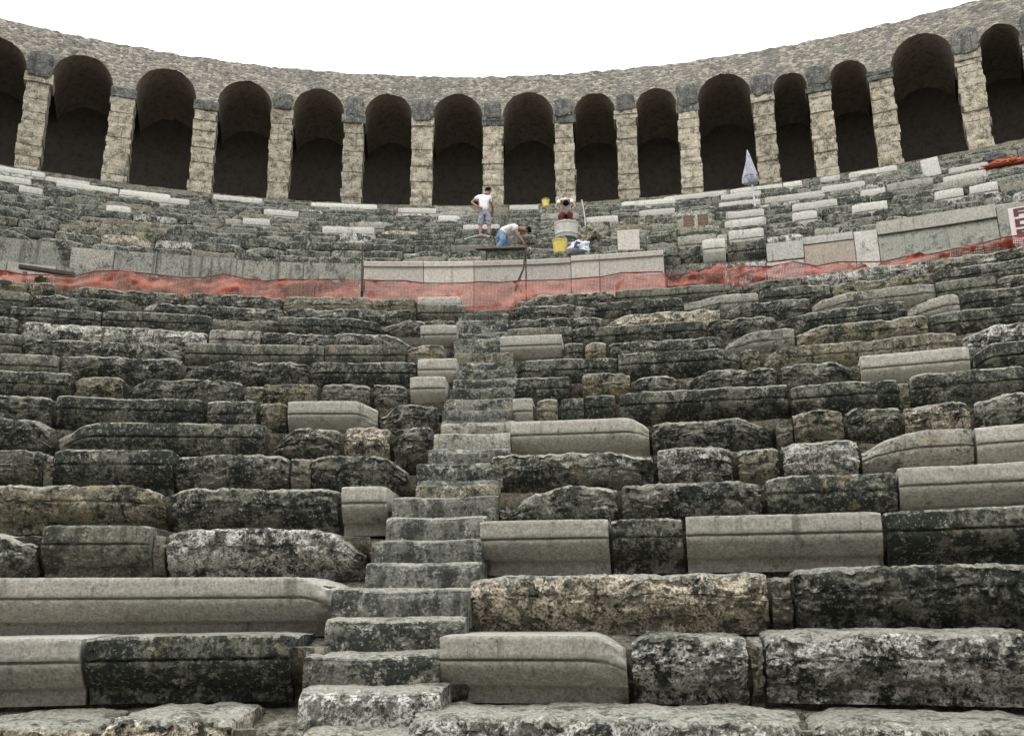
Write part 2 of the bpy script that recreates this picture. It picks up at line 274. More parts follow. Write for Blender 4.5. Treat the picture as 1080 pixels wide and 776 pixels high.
def block_mesh(name, R, half, typ, res, seed, hscale=1.0, depth=1.0, wear=None, broken=False, rough=1.0, slope=None, edge_z=.402):
    """A seat stone: moulded front (fascia, groove, ovolo, recessed foot) swept along the row's arc, worn by noise.
    Local frame: x along the row, y away from the centre, z up; origin at the nosing line, at the foot."""
    A, B = resample(CRISP, WORN, res)
    A = A.copy(); B = B.copy()
    if depth != 1.0:
        for P in (A, B): P[:, 0] = np.where(P[:, 0] > .2, .2 + (P[:, 0] - .2) * depth, P[:, 0])
    nv = len(A)
    L = half * 2
    nu = max(4, int(math.ceil(L / res)))
    u = np.linspace(-half, half, nu + 1)
    e = np.minimum(u + half, half - u)
    w0 = WEAR[typ] if wear is None else wear
    X, K = np.meshgrid(u, np.arange(nv), indexing='ij')
    Pn = np.stack([X, A[K][..., 0], A[K][..., 1]], -1)
    # wear mask
    low = fbm(Pn * 2.3 + seed * 3.1, 3, seed)
    m = np.clip(w0 + (w0 * (1 - w0) * 3.2 + .05) * low, 0, 1)
    E2 = np.repeat(e[:, None], nv, 1)
    endw = np.exp(-(E2 / (.04 + .05 * w0)) ** 2)
    m = np.clip(np.maximum(m, endw * min(1, w0 * 1.4 + .06) * (0 if typ == 'M' else 1)), 0, 1)
    brk = np.zeros_like(m)
    if broken:
        brk = np.clip((X - (half - .30 - .14 * low)) / .30, 0, 1)
        m = np.maximum(m, brk)
    O = A[K][..., 0] * (1 - m) + B[K][..., 0] * m
    Z = A[K][..., 1] * (1 - m) + B[K][..., 1] * m
    # coarse knocks, fine pitting
    big = fbm(Pn * 5.0 + seed, 4, seed + 5, .55)
    fin = fbm(Pn * 19 + seed, 3, seed + 9, .6)
    rid = np.abs(fbm(Pn * 8 + seed * 2, 3, seed + 3)) - .22
    fz = np.clip(Z / .43, 0, 1)
    front = np.clip((.45 - O) / .3, 0, 1)
    vf = fbm(Pn * 42 + seed, 2, seed + 13, .6)
    jag = 1 + .5 * brk
    O = O + m * rough * jag * (.034 * (big + .2) + .026 * fin + .014 * vf + .05 * rid) * front + (1 - m) * .003 * fin
    edge = np.clip(1 - O / .22, 0, 1)
    Z = Z + (m * rough * jag * (-.036 * np.clip(big + .3, 0, 1) + .024 * fin * edge + .014 * vf * edge - .03 * rid) * fz + (1 - m) * .002 * fin) * np.where(fz > .5, 1, .4)
    # ends: chipped back and down
    chip = np.exp(-E2 / (.03 + .05 * w0)) * (.10 + .75 * w0) * (1 + .8 * fin)
    if typ == 'M': chip = chip * 0
    O = O + chip * (.055 + .03 * big) * front
    Z = Z - chip * (.045 + .035 * big) * fz
    if slope:                                                  # one end broken away on a slant: (side, length, drop)
        sg, ln, dr = slope
        sm = np.clip((X * sg - (half - ln) + .10 * low) / ln, 0, 1) ** 1.25
        Z = Z - sm * dr * fz * (1 + .5 * big); O = O + sm * .05 * front * (1 + big)
    Xo = X * (1 - 0.0) - np.sign(X) * np.exp(-E2 / .03) * w0 * .02 * (1 + fin)
    Z = Z * hscale
    rho = R + O; dl = Xo / R
    V = np.stack([rho * np.sin(dl), rho * np.cos(dl) - R, Z], -1)
    # foot line at the back closes the stone
    back = np.stack([(R + A[-1, 0]) * np.sin(u / R), (R + A[-1, 0]) * np.cos(u / R) - R, np.full_like(u, -.02 * hscale)], -1)
    V = np.concatenate([V, back[:, None, :]], 1); nvv = nv + 1
    V = V.reshape(-1, 3)
    idx = np.arange((nu + 1) * nvv).reshape(nu + 1, nvv)
    nxt = np.roll(idx, -1, 1)
    Q = np.stack([idx[:-1], idx[1:], nxt[1:], nxt[:-1]], -1).reshape(-1, 4)
    faces = [tuple(q) for q in Q[:, ::-1]] if False else [tuple(q) for q in Q]
    faces.append(tuple(idx[0])); faces.append(tuple(idx[-1][::-1]))
    me = mesh_np(name, V, faces, True, 42)
    top = np.append(A[:, 1] > .425, False)                     # the trodden top, paler by wear and painted-in sky light
    lip = np.append((A[:, 1] > edge_z) & (A[:, 1] <= .425), False)   # and the nosing, rubbed patches painted as a bright rim
    up = np.stack([(u[:-1] + u[1:]) / 2 * 2.6, u[:-1] * 0 + seed, u[:-1] * 0], -1)
    pale_lip = (fbm(up, 4, seed + 21, .6) > -.16)[:, None] & lip[None, :]
    mi = np.zeros(len(faces), np.int32); mi[:nu * nvv] = (top[None, :] | pale_lip).astype(np.int32).ravel()
    me.polygons.foreach_set('material_index', mi)
    return me

def ordinal(n):
    return ['', 'first', 'second', 'third', 'fourth', 'fifth', 'sixth', 'seventh', 'eighth', 'ninth', 'tenth', 'eleventh', 'twelfth', 'thirteenth',
            'fourteenth', 'fifteenth', 'sixteenth', 'seventeenth', 'eighteenth', 'nineteenth', 'twentieth', 'twenty-first', 'twenty-second',
            'twenty-third', 'twenty-fourth', 'twenty-fifth', 'twenty-sixth', 'twenty-seventh', 'twenty-eighth', 'twenty-ninth', 'thirtieth'][n]

LOOK = {'C': 'clean pale moulded seat block', 'B': 'pale moulded seat block, right end broken', 'L': 'light grey worn seat block', 'Q': 'greenish moulded seat block',
        'D': 'dark moulded seat block', 'E': 'dark eroded seat block', 'P': 'cream crusted seat block', 'W': 'white crusted rough seat block',
        'T': 'tan lichened seat block', 'M': 'pale rubble filling'}
STAIR_DEG = -8.45

def place_block(name, R, ztop, d0, d1, typ, res, seed, hscale=1.0, rise=RISE, **kw):
    mid = (d0 + d1) / 2; half = rad(d1 - d0) / 2 * R - .006
    o = link(name, block_mesh(name, R, half, typ, res, seed, hscale, **kw), [M[typ], M[typ] if typ in 'CBLM' else M_TREAD])
    o.location = polar(mid, R, ztop - rise * 1.0 * hscale)
    o.rotation_euler = (rad(random.uniform(-.5, .5)) if typ not in 'CB' else 0, rad(random.uniform(-.35, .35)), -rad(mid))
    return o

# ------------------------------------------------------------------ lower tier, every stone a thing
counts = {}
for side in (-1, 1):
    for i in range(15):
        row = sorted([b for b in BLOCKS if b[0] == i and ((b[1] + b[2]) / 2 < STAIR_DEG) == (side < 0)], key=lambda b: abs((b[1] + b[2]) / 2 - STAIR_DEG))
        where = 'left' if side < 0 else 'right'
        tally = {True: 0, False: 0}
        for n, (ri, a, b, typ, dz) in enumerate(row, 1):
            tally[typ == 'M'] += 1
            R = R0 + i * TREAD; dist = R - 6.5
            res = max(.019, dist * .0031)
            seed = 100 + i * 31 + n * 7 + (500 if side > 0 else 0)
            rr = R + (.075 if typ == 'M' else random.uniform(-.018, .018) if typ not in 'CB' else 0)
            kw = {}
            if typ in 'EPWTD' and b - a > 2.2 and random.random() < (.55 if typ != 'D' else .3):
                kw['slope'] = (random.choice((-1, 1)), random.uniform(.25, .65), random.uniform(.08, .20))
            if typ == 'B': kw.update(slope=(1, .24, .09), rough=.45)
            if typ == 'L' and side > 0: kw['slope'] = (-1, .55, .15)
            o = place_block('seat_block' if typ != 'M' else 'rubble_filling', rr, H0 + i * RISE + dz, a - (.1 if typ == 'M' else 0), b + (.1 if typ == 'M' else 0), typ, res, seed, broken=(typ == 'B'), **kw)
            rowtxt = f'{ordinal(i + 1)} row from bottom' if i < 8 else ('topmost row under the netting' if i == 14 else f'{ordinal(15 - i)} row below netting')
            tag(o, f'{LOOK[typ]}, {ordinal(tally[typ == "M"])} {where} of stairway, {rowtxt}', 'seat stone' if typ != 'M' else 'rubble', 'seat blocks of the lower tier' if typ != 'M' else 'rubble fillings between seat blocks')

# ------------------------------------------------------------------ the stairway
def step_mesh(R, half, depth, h, res, seed, wear):
    nz = max(3, int(h / res)); ny = 5; nu = max(6, int(2 * half / res))
    prof = [(0.0 + .004, h * k / nz) for k in range(nz)] + [(0, h - .02), (.012, h)] + [(.012 + (depth - .012) * k / ny, h) for k in range(1, ny + 1)] + [(depth, 0)]
    prof = np.array(prof); u = np.linspace(-half, half, nu + 1)
    X, K = np.meshgrid(u, np.arange(len(prof)), indexing='ij')
    O = prof[K][..., 0]; Z = prof[K][..., 1]
    P = np.stack([X, O, Z], -1)
    big = fbm(P * 4 + seed, 3, seed); fin = fbm(P * 20 + seed, 3, seed + 4)
    edge = np.exp(-((Z - h) ** 2 + (O * .8) ** 2) / .003)
    e = np.minimum(X + half, half - X)
    f = np.clip((depth * .9 - O) / (depth * .5), 0, 1) * np.clip(Z / .05, 0, 1)
    O = O + f * wear * (.02 * big + .008 * fin + edge * .03 * (1 + big)) + np.exp(-e / .03) * f * wear * .010
    Z = Z + np.clip(Z / h, 0, 1) ** 4 * wear * (.012 * big + .006 * fin - edge * .02 * (1 + big)) - np.exp(-e / .03) * (Z > .5 * h) * wear * .008
    Z = Z - (Z > .8 * h) * min(wear, 1.2) * .020 * np.exp(-((X - half * .1 * math.sin(seed)) / (half * .55)) ** 2) * np.clip(1 - O / .5, 0, 1)   # hollowed by feet
    V = np.stack([(R + O) * np.sin(X / R), (R + O) * np.cos(X / R) - R, Z], -1).reshape(-1, 3)
    nvv = len(prof); idx = np.arange((nu + 1) * nvv).reshape(nu + 1, nvv); nxt = np.roll(idx, -1, 1)
    faces = [tuple(q) for q in np.stack([idx[:-1], idx[1:], nxt[1:], nxt[:-1]], -1).reshape(-1, 4)]
    faces += [tuple(idx[0]), tuple(idx[-1][::-1])]
    me = mesh_np('stair_step', V, faces, True, 40)
    top = np.zeros(nvv, np.int32); top[nz + 1:nvv - 1] = 1
    mi = np.zeros(len(faces), np.int32); mi[:nu * nvv] = np.tile(top, nu); me.polygons.foreach_set('material_index', mi)
    return me

for k, (a, b) in enumerate(STEPS[:27]):
    R = R0 + k * TREAD / 2; zt = H0 + k * RISE / 2 - .10; mid = (a + b) / 2 + random.uniform(-.12, .12); half = rad(b - a) / 2 * R + .03
    wear = (1.3 if k < 4 else .95) if k < 9 else random.choice((.9, 1.4, 1.9))
    me = step_mesh(R, half, .52, .30, max(.02, (R - 6.5) * .0034), 900 + k, wear)
    o = link('stair_step', me, [M['E'] if k in (0, 2, 3, 10, 15, 17, 19, 22, 24) else M['W'] if k == 1 else M['T'] if k in (9, 20) else M['L'] if k in (12, 13) else M['D'] if k > 15 else M_STEP, M_TREAD if k < 9 else M_STEP])
    o.location = polar(mid, R, zt - .30 + random.uniform(-.012, .012)); o.rotation_euler = (0, rad(random.uniform(-.6, .6)), -rad(mid))
    look = 'rough dark' if k in (0, 2, 3, 10, 15, 17, 19, 22, 24) else 'white crusted' if k == 1 else 'tan' if k in (9, 20) else 'pale' if k in (12, 13) else 'grey streaked'
    tag(o, f'{look} stone stair step, {ordinal(k + 1)} from the foot of the stairway', 'stair step', 'steps of the radial stairway')

# pale rubble cheek between the stair foot and the blocks at its left, and rubble along the upper flight
for (d0, d1, i, txt) in ((-11.55, -10.15, 0, 'pale rubble cheek left of the lowest stair step'), (-11.05, -10.35, 1, 'narrow rubble cheek left of third stair step')):
    o = place_block('rubble_filling', R0 + i * TREAD + .05, H0 + i * RISE - .06, d0, d1, 'M', .022, 77 + i)
    tag(o, txt, 'rubble', 'rubble fillings between seat blocks')

# ------------------------------------------------------------------ upper tier
def cut(intervals, a, b):
    out = []
    for p, q in intervals:
        if b <= p or a >= q: out.append((p, q)); continue
        if a > p: out.append((p, a))
        if b < q: out.append((b, q))
    return out

def under(deg):
    """Which pillar or arch of the arcade stands above this direction."""
    best = min(range(len(PIERS)), key=lambda k: abs(PIERS[k] - deg))
    n = best - FIRST_SEEN + 1
    if n < 1: return 'beyond the first pillar on the left'
    if abs(PIERS[best] - deg) < 1.06: return f'below {ordinal(n)} pillar from left'
    k = best if deg > PIERS[best] else best - 1
    n = k - FIRST_SEEN + 1
    return f'left of the first pillar' if n < 1 else f'below arch right of {ordinal(n)} pillar'

used = set()
def unique(label, alts):
    for l in [label] + alts:
        if l not in used:
            used.add(l); return l
    n = 2
    return label

for j, a, b in WHITE:
    R, z = UR[j], UZ[j]; mid = (a + b) / 2; half = rad(b - a) / 2 * R - .01
    me = block_mesh('replacement_block', R - .04, half, 'C', .075, 300 + j * 13 + int(mid * 7), 1.5, depth=1.5, wear=.12)
    o = link('replacement_block', me, [M_WHITE, M_WHITE]); o.location = polar(mid, R - .04, z + .05 - .43 * 1.5); o.rotation_euler = (0, rad(random.uniform(-.5, .5)), -rad(mid))
    sz = 'long' if half > .85 else 'short' if half < .45 else ''
    tier = f'{ordinal(UROWS - j)} tier from top' if j > 6 else f'{ordinal(j + 1)} tier above wall'
    base = f'white replacement block, {tier}, {under(mid)}'
    tag(o, unique((sz + ' ' + base).strip(), [base.replace('white', 'bright white'), base.replace('white', 'whitish')]), 'stone block', 'white replacement blocks of the upper tier')

stuffV, stuffF, stuffT = {}, {}, {}
for j in range(UROWS):
    R, z = UR[j], UZ[j]
    # stone joints follow the rhythm of pillar and arch, loosened
    edges = []
    for k in range(len(PIERS)):
        if PIERS[k] < -48.5 or PIERS[k] > 32: continue
        nx = PIERS[k + 1]
        edges += [PIERS[k] - 1.05 + random.uniform(-.2, .2), PIERS[k] + 1.05 + random.uniform(-.2, .2)]
    edges.sort()
    for a, b in zip(edges, edges[1:]):
        mid_ = (a + b) / 2 + random.uniform(-.35, .35)
        for p, q in [(a, b)]:
            parts = [(p, q)]
            for wj, wa, wb in WHITE:
                if wj == j: parts = cut(parts, wa - .05, wb + .05)
            for (p2, q2) in parts:
                if rad(q2 - p2) * R < .22: continue
                mid = (p2 + q2) / 2
                left = mid < -17; tanny = (2 < j < 8 and -3.2 < mid < 2) or (j in (2, 3, 4) and -30 < mid < -25)
                typ = 'T' if tanny and random.random() < .7 else random.choices('EDWTPLMQ', [30, 48, 4, 6 if left else 2, 1, 3, 2, 6])[0]
                dz = random.uniform(-.05, .03) if typ != 'L' else random.uniform(0, .06)
                seed = 2000 + j * 97 + int(mid * 11) % 89
                half = rad(q2 - p2) / 2 * R - .008
                sl_ = (random.choice((-1, 1)), random.uniform(.2, .5), random.uniform(.05, .12)) if random.random() < .2 else None
                me = block_mesh('seat_block', R, half, typ, .06 if j < 5 else .075, seed, 1.55, slope=sl_, depth=1.55, wear=min(.55, WEAR[typ] * .5 + .06), rough=1.0, edge_z=.375)
                rot = (rad(random.uniform(-2, 2)), rad(random.uniform(-1.2, 1.2)), -rad(mid))
                loc = polar(mid, R + random.uniform(-.06, .08), z + dz - .43 * 1.55)
                if j < 5 and -33 < mid < 18:
                    o = link('upper_seat_block', me, [M[typ], M[typ] if typ in 'CBLM' else M_EDGE]); o.location = loc; o.rotation_euler = rot
                    lk = LOOK[typ].replace('seat block', 'stone').replace(' moulded', '')
                    base = f'{lk}, {ordinal(j + 1)} tier above wall, {under(mid)}'
                    sz = 'small' if half < .5 else 'long'
                    tag(o, unique(base, [sz + ' ' + base, 'weathered ' + base, 'rough ' + base]), 'seat stone', 'weathered stones of the upper tier')
                else:
                    v = np.empty(len(me.vertices) * 3); me.vertices.foreach_get('co', v); v = v.reshape(-1, 3)
                    mw = np.array(Matrix.LocRotScale(loc, __import__('mathutils').Euler(rot), None))
                    v = v @ mw[:3, :3].T + mw[:3, 3]
                    V, Fc = stuffV.setdefault(typ, []), stuffF.setdefault(typ, []); topf = stuffT.setdefault(typ, [])
                    base_i = sum(len(x) for x in V)
                    V.append(v); Fc.extend([tuple(i + base_i for i in p_.vertices) for p_ in me.polygons])
                    topf.extend([p_.material_index for p_ in me.polygons]); bpy.data.meshes.remove(me)
def to_stuff(me, typ, loc, rot):
    v = np.empty(len(me.vertices) * 3); me.vertices.foreach_get('co', v); v = v.reshape(-1, 3)
    mw = np.array(Matrix.LocRotScale(loc, __import__('mathutils').Euler(rot), None)); v = v @ mw[:3, :3].T + mw[:3, 3]
    V, Fc, tf = stuffV.setdefault(typ, []), stuffF.setdefault(typ, []), stuffT.setdefault(typ, [])
    b0 = sum(len(x) for x in V); V.append(v); Fc.extend([tuple(q + b0 for q in p_.vertices) for p_ in me.polygons]); tf.extend([p_.material_index for p_ in me.polygons]); bpy.data.meshes.remove(me)
for i in range(15):
    R = R0 + i * TREAD; ends = [b for b in BLOCKS if b[0] == i]
    for sg, e0 in ((-1, min(b[1] for b in ends)), (1, max(b[2] for b in ends))):
        cur = 0
        while cur < (16 if i > 3 else 26):
            w = math.degrees(random.uniform(.9, 2.0) / R); a_ = e0 + sg * cur; b_ = e0 + sg * (cur + w); cur += w
            typ = random.choices('DEWPTLC', [36, 34, 10, 6, 4, 5, 5])[0]; md = (a_ + b_) / 2
            to_stuff(block_mesh('seat_block', R, rad(w) / 2 * R - .008, typ, .05, 4000 + i * 61 + int(md * 9), depth=1.0), typ, polar(md, R, H0 + i * RISE - RISE + random.uniform(-.02, .02)), (0, 0, -rad(md)))
allV, allF, allM, off = [], [], [], 0
keys = sorted(stuffV)
for n, k in enumerate(keys):
    V = np.concatenate(stuffV[k]); allV.append(V); allF += [tuple(i + off for i in f) for f in stuffF[k]]; allM += [len(keys) if t_ and k not in 'CBLM' else n for t_ in stuffT[k]]; off += len(V)
me = mesh_np('weathered_seating', np.concatenate(allV), allF, True, 42)
o = link('weathered_seating', me, [M[k] for k in keys] + [M_EDGE]); me.polygons.foreach_set('material_index', allM)
tag(o, 'worn grey and dark seat stones of the highest tiers below the arcade', 'seating', None, 'stuff')

# ------------------------------------------------------------------ hill under the seats, gallery floor, ground
prof = [(0, GROUND_Z), (12.3, GROUND_Z + .004)]
prof.append((R0 - TREAD - .1, GROUND_Z + .004))
for i in range(-1, 15):
    R, h = R0 + i * TREAD, H0 + i * RISE
    prof += [(R + .29, h - .46), (R + .28, h - .35), (R + .20, h - .27), (R + .135, h - .20), (R + .125, h - .08), (R + .16, h - .075), (R + .32, h - .17)]
prof += [(23.2, 5.30), (26.12, 5.34), (26.14, 7.0)]
for j in range(UROWS):
    prof += [(UR[j] + .27, (UZ[j - 1] if j else 7.35) - .20), (UR[j] + .30, UZ[j] - .22)]
prof += [(42.6, UZ[-1] - .2), (42.62, ZBASE), (48.2, ZBASE), (48.3, 12), (62, 3), (90, GROUND_Z), (140, GROUND_Z)]
pf = []
for k in range(len(prof) - 1):
    a, b = np.array(prof[k]), np.array(prof[k + 1]); n = max(1, min(4, int(np.linalg.norm(b - a) / .12))) if a[0] > 12 and a[0] < 43 else 1
    pf += [tuple(a + (b - a) * q / n) for q in range(n)]
pf.append(prof[-1]); pf = np.array(pf[1:])
TH = np.radians(np.linspace(-62, 46, 640))
T, K = np.meshgrid(TH, np.arange(len(pf)), indexing='ij')
rr, zz = pf[K][..., 0], pf[K][..., 1]
P = np.stack([rr * np.sin(T), rr * np.cos(T), zz], -1)
inb = ((rr > 12.4) & (rr < 43)).astype(float)
nz = fbm(P * 3.5, 3, 4); P[..., 2] += nz * .04 * inb; TD = np.degrees(T); P[..., 2] -= .16 * ((TD > np.where(rr > 14.9, -10.15, -10.75)) & (TD < -6.3) & (rr < 23.06) & (rr > 12.5)) * np.clip((rr - 12.5) / 1, 0, 1); rr2 = rr + fbm(P * 3.1 + 9, 3, 6) * .03 * inb
P[..., 0] = rr2 * np.sin(T); P[..., 1] = rr2 * np.cos(T)
n1, n2 = P.shape[:2]; idx = np.arange(n1 * n2).reshape(n1, n2)
faces = np.stack([idx[:-1, :-1], idx[:-1, 1:], idx[1:, 1:], idx[1:, :-1]], -1).reshape(-1, 4)
hill = link('hill', mesh_np('hill', P.reshape(-1, 3), faces[:, ::-1], True, 45), M_HILL); tag(hill, kind='structure')
gm = stone('dry_earth', (.26, .24, .19), (.19, .175, .135), (.10, .095, .07), .35, .1, tan=.1, streak=0, bump=.5, scale=.4)
n = 64; V = [(0, 0, GROUND_Z)] + [(900 * math.sin(2 * PI * k / n), 900 * math.cos(2 * PI * k / n), GROUND_Z) for k in range(n)]
ground = link('ground', mesh_np('ground', V, [(0, 1 + (k + 1) % n, 1 + k) for k in range(n)], False), gm); tag(ground, kind='structure')

# ------------------------------------------------------------------ arcade along the rim
arcade = empty('arcade', polar(-10, RA, ZBASE))
tag(arcade, 'stone arcade of round arches on square piers along the theatre rim', 'arcade')
AI = arcade.matrix_basis.inverted()
def arc_part(name, V, faces, mat, smooth=True, sharp=40, parent=None):
    V = np.asarray(V, float) - np.array(arcade.location)
    o = link(name, mesh_np(name, V, faces, smooth, sharp), mat, parent or arcade)
    return o
HW = .445; WD = .95
# wall above the arches
cols = []
for k in range(len(PIERS) - 1):
    a, b = rad(PIERS[k]) + HW / RA, rad(PIERS[k + 1]) - HW / RA
    c, hh = (a + b) / 2, (b - a) / 2 * RA
    rise_ = hh * 1.07
    nin = max(14, int((b - a) * RA / .09))
    for q in range(6): cols.append((rad(PIERS[k]) - HW / RA + q / 6 * 2 * HW / RA, ZSPRING, 0)) if k == 0 else None
    for q in range(nin + 1):
        s = -math.cos(PI * q / nin)
        cols.append((c + s * (b - a) / 2, ZSPRING + rise_ * math.sqrt(max(0, 1 - s * s)), 1))
    for q in range(1, 8): cols.append((b + q / 8 * 2 * HW / RA, ZSPRING, 0))
NZ = 22
V, faces, mats = [], [], []
cols = np.array([(t, z) for t, z, _ in cols])
tt = cols[:, 0]
rag = fbm(np.stack([tt * RA * 2.2, tt * 0, tt * 0], -1), 4, 3) * .07 + fbm(np.stack([tt * RA * 7, tt * 0, tt * 0 + 5], -1), 2, 8) * .035
lowjit = fbm(np.stack([tt * RA * 5, tt * 0, tt * 0 + 2], -1), 3, 12) * .05 * (cols[:, 1] > ZSPRING + .01)
for ci, (t, zl) in enumerate(cols):
    zl = zl + lowjit[ci]; zt = ZTOP + rag[ci]
    for q in range(NZ + 1):
        z = zl + (zt - zl) * q / NZ
        V.append((t, RA, z))
    for dd in (.5, 1.6, 3.2, 4.9): V.append((t, RA + dd, ZTOP + rag[ci] * .5 - .02))
V = np.array(V); P = np.stack([V[:, 1] * np.sin(V[:, 0]), V[:, 1] * np.cos(V[:, 0]), V[:, 2]], -1)
d = fbm(P * 4.0, 4, 21, .6) * .06; R_ = V[:, 1] + d
P[:, 0] = R_ * np.sin(V[:, 0]); P[:, 1] = R_ * np.cos(V[:, 0])
W_ = NZ + 5; idx = np.arange(len(cols) * W_).reshape(len(cols), W_)
faces = np.stack([idx[:-1, :-1], idx[1:, :-1], idx[1:, 1:], idx[:-1, 1:]], -1).reshape(-1, 4)
arc_part('attic_wall', P, faces, M_RUBBLE)
# soffits of the arches, each bay its own part
for k in range(len(PIERS) - 1):
    a, b = rad(PIERS[k]) + HW / RA, rad(PIERS[k + 1]) - HW / RA
    c, hh = (a + b) / 2, (b - a) / 2 * RA
    n, m_ = 22, 16; DEP = WD + 2.95; Vs = []
    for q in range(n + 1):
        s = -math.cos(PI * q / n)
        for w in range(m_ + 1):
            cl_ = 1 - .42 * max(0, (w / m_ - .45) / .55) ** 2       # the vault closes in towards the rear wall
            t = c + s * (b - a) / 2; z = ZSPRING + hh * 1.07 * cl_ * math.sqrt(max(0, 1 - s * s)); R = RA - .004 + (DEP + .004) * w / m_
            Vs.append((R * math.sin(t), R * math.cos(t), z))
    Vs = np.array(Vs); nn = fbm(Vs * 5, 3, 31) * .04; Vs[:, 2] += nn
    Vs[:m_ + 1, 2] = ZSPRING; Vs[-m_ - 1:, 2] = ZSPRING
    idx = np.arange((n + 1) * (m_ + 1)).reshape(n + 1, m_ + 1)
    fs = np.stack([idx[:-1, :-1], idx[:-1, 1:], idx[1:, 1:], idx[1:, :-1]], -1).reshape(-1, 4)
    arc_part('arch', Vs, fs, M_SOFFIT)
# gallery: vault, back wall, outer wall
def revolve(name, prof, mat, t0, t1, n, amp, flip=False):
    prof = np.array(prof); T, K = np.meshgrid(np.radians(np.linspace(t0, t1, n)), np.arange(len(prof)), indexing='ij')
    R, Z = prof[K][..., 0], prof[K][..., 1]
    P = np.stack([R * np.sin(T), R * np.cos(T), Z], -1)
    dd = fbm(P * 2.2, 3, 41) * amp
    P[..., 0] += dd * np.sin(T); P[..., 1] += dd * np.cos(T)
    idx = np.arange(P.shape[0] * P.shape[1]).reshape(P.shape[:2])
    fs = np.stack([idx[:-1, :-1], idx[1:, :-1], idx[1:, 1:], idx[:-1, 1:]], -1).reshape(-1, 4)
    return arc_part(name, P.reshape(-1, 3), fs[:, ::-1] if flip else fs, mat)
t0, t1 = PIERS[0] - .4, PIERS[-1] + .4
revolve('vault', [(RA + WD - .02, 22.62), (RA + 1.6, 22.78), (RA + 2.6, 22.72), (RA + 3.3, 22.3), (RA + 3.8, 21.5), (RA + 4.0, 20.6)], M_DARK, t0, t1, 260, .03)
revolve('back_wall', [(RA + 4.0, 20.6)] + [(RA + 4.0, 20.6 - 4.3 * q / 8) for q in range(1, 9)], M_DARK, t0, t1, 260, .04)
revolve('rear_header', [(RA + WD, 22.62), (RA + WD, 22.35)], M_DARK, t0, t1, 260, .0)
revolve('outer_wall', [(RA + 4.9, ZTOP - .03), (RA + 4.92, 18), (RA + 4.95, 10), (RA + 5, 2)], M_RUBBLE, t0, t1, 160, .03, True)

def courses_mesh(hw, z0, z1, depth, seed, jit):
    """A square pier of roughly dressed courses, each a little in or out of line."""
    rnd = random.Random(seed); V, F = [], []
    z = z0; rings = []
    while z < z1 - .02:
        h = min(rnd.uniform(.20, .42), z1 - z)
        if z1 - z - h < .18: h = z1 - z
        ex, ey, sx = rnd.uniform(-jit, jit), rnd.uniform(-jit, jit), rnd.uniform(-jit, jit) * .6
        b = .005
        for zz_, ins in ((z + .004, b), (z + b + .004, 0), (z + h / 2, -.004), (z + h - b, 0), (z + h - .001, b)):
            rings.append((zz_, hw + ex - ins, -ey + ins, depth, sx))
        z += h
    m = 9
    for (zz_, w, y0, y1, sx) in rings:
        ring = [(-w + 2 * w * q / m, y0) for q in range(m + 1)] + [(w, y0 + (y1 - y0) * q / 4) for q in range(1, 5)] + [(w - 2 * w * q / 2, y1) for q in (1, 2)] + [(-w, y1 + (y0 - y1) * q / 4) for q in range(1, 4)]
        V.append([(x + sx, y, zz_) for x, y in ring])
    V = np.array(V); nr, nc = V.shape[:2]
    q = fbm(V * 5 + seed, 4, seed, .65) * .075 * (jit / .03); V[..., 1] += q * (V[..., 1] < depth * .5); V[..., 0] += fbm(V * 5 + seed + 3, 3, seed + 1) * .03 * (jit / .03)
    idx = np.arange(nr * nc).reshape(nr, nc); nx = np.roll(idx, -1, 1)
    F = [tuple(f) for f in np.stack([idx[:-1], nx[:-1], nx[1:], idx[1:]], -1).reshape(-1, 4)]
    F += [tuple(idx[0][::-1]), tuple(idx[-1])]
    return V.reshape(-1, 3), F
for k, dg in enumerate(PIERS):
    V, F = courses_mesh(HW + random.uniform(-.03, .02), ZBASE - .05, ZSPRING - .42, WD, 50 + k, .034)
    p = link('pier', mesh_np('pier', V, F, True, 35), M_PIER, arcade)
    p.location = polar(dg, RA, 0) - arcade.location; p.rotation_euler = (0, 0, -rad(dg))
    V, F = courses_mesh(HW + .05, ZSPRING - .42, ZSPRING + .002, WD, 150 + k, .03)
    V[:, 1] -= .05
    im = link('impost', mesh_np('impost', V, F, True, 35), M_PIER if k % 5 in (2, 4) else M_IMPOST, p)
    if 7 <= k <= 15 or k in (4, 17, 18):                       # a dark broken bracket stone stands out above the pillar
        bmb = bmesh.new(); bmesh.ops.create_icosphere(bmb, subdivisions=4, radius=1)
        Q_ = np.array([v.co for v in bmb.verts]); Q_ = np.sign(Q_) * np.abs(Q_) ** .40
        Q_ = Q_ * (1 + fbm(Q_ * 1.5 + k * 3.7, 4, 70 + k, .6) * .30)[:, None] * np.array([random.uniform(.36, .48), .11, random.uniform(.38, .55)])
        for v, q in zip(bmb.verts, Q_): v.co = q + np.array([random.uniform(-.002, .002), -.02, ZSPRING + .36])
        mb = bpy.data.meshes.new('bracket'); bmb.to_mesh(mb); bmb.free(); mb.polygons.foreach_set('use_smooth', [True] * len(mb.polygons)); mb.set_sharp_from_angle(angle=rad(38))
        link('bracket', mb, M_IMPOST, p)

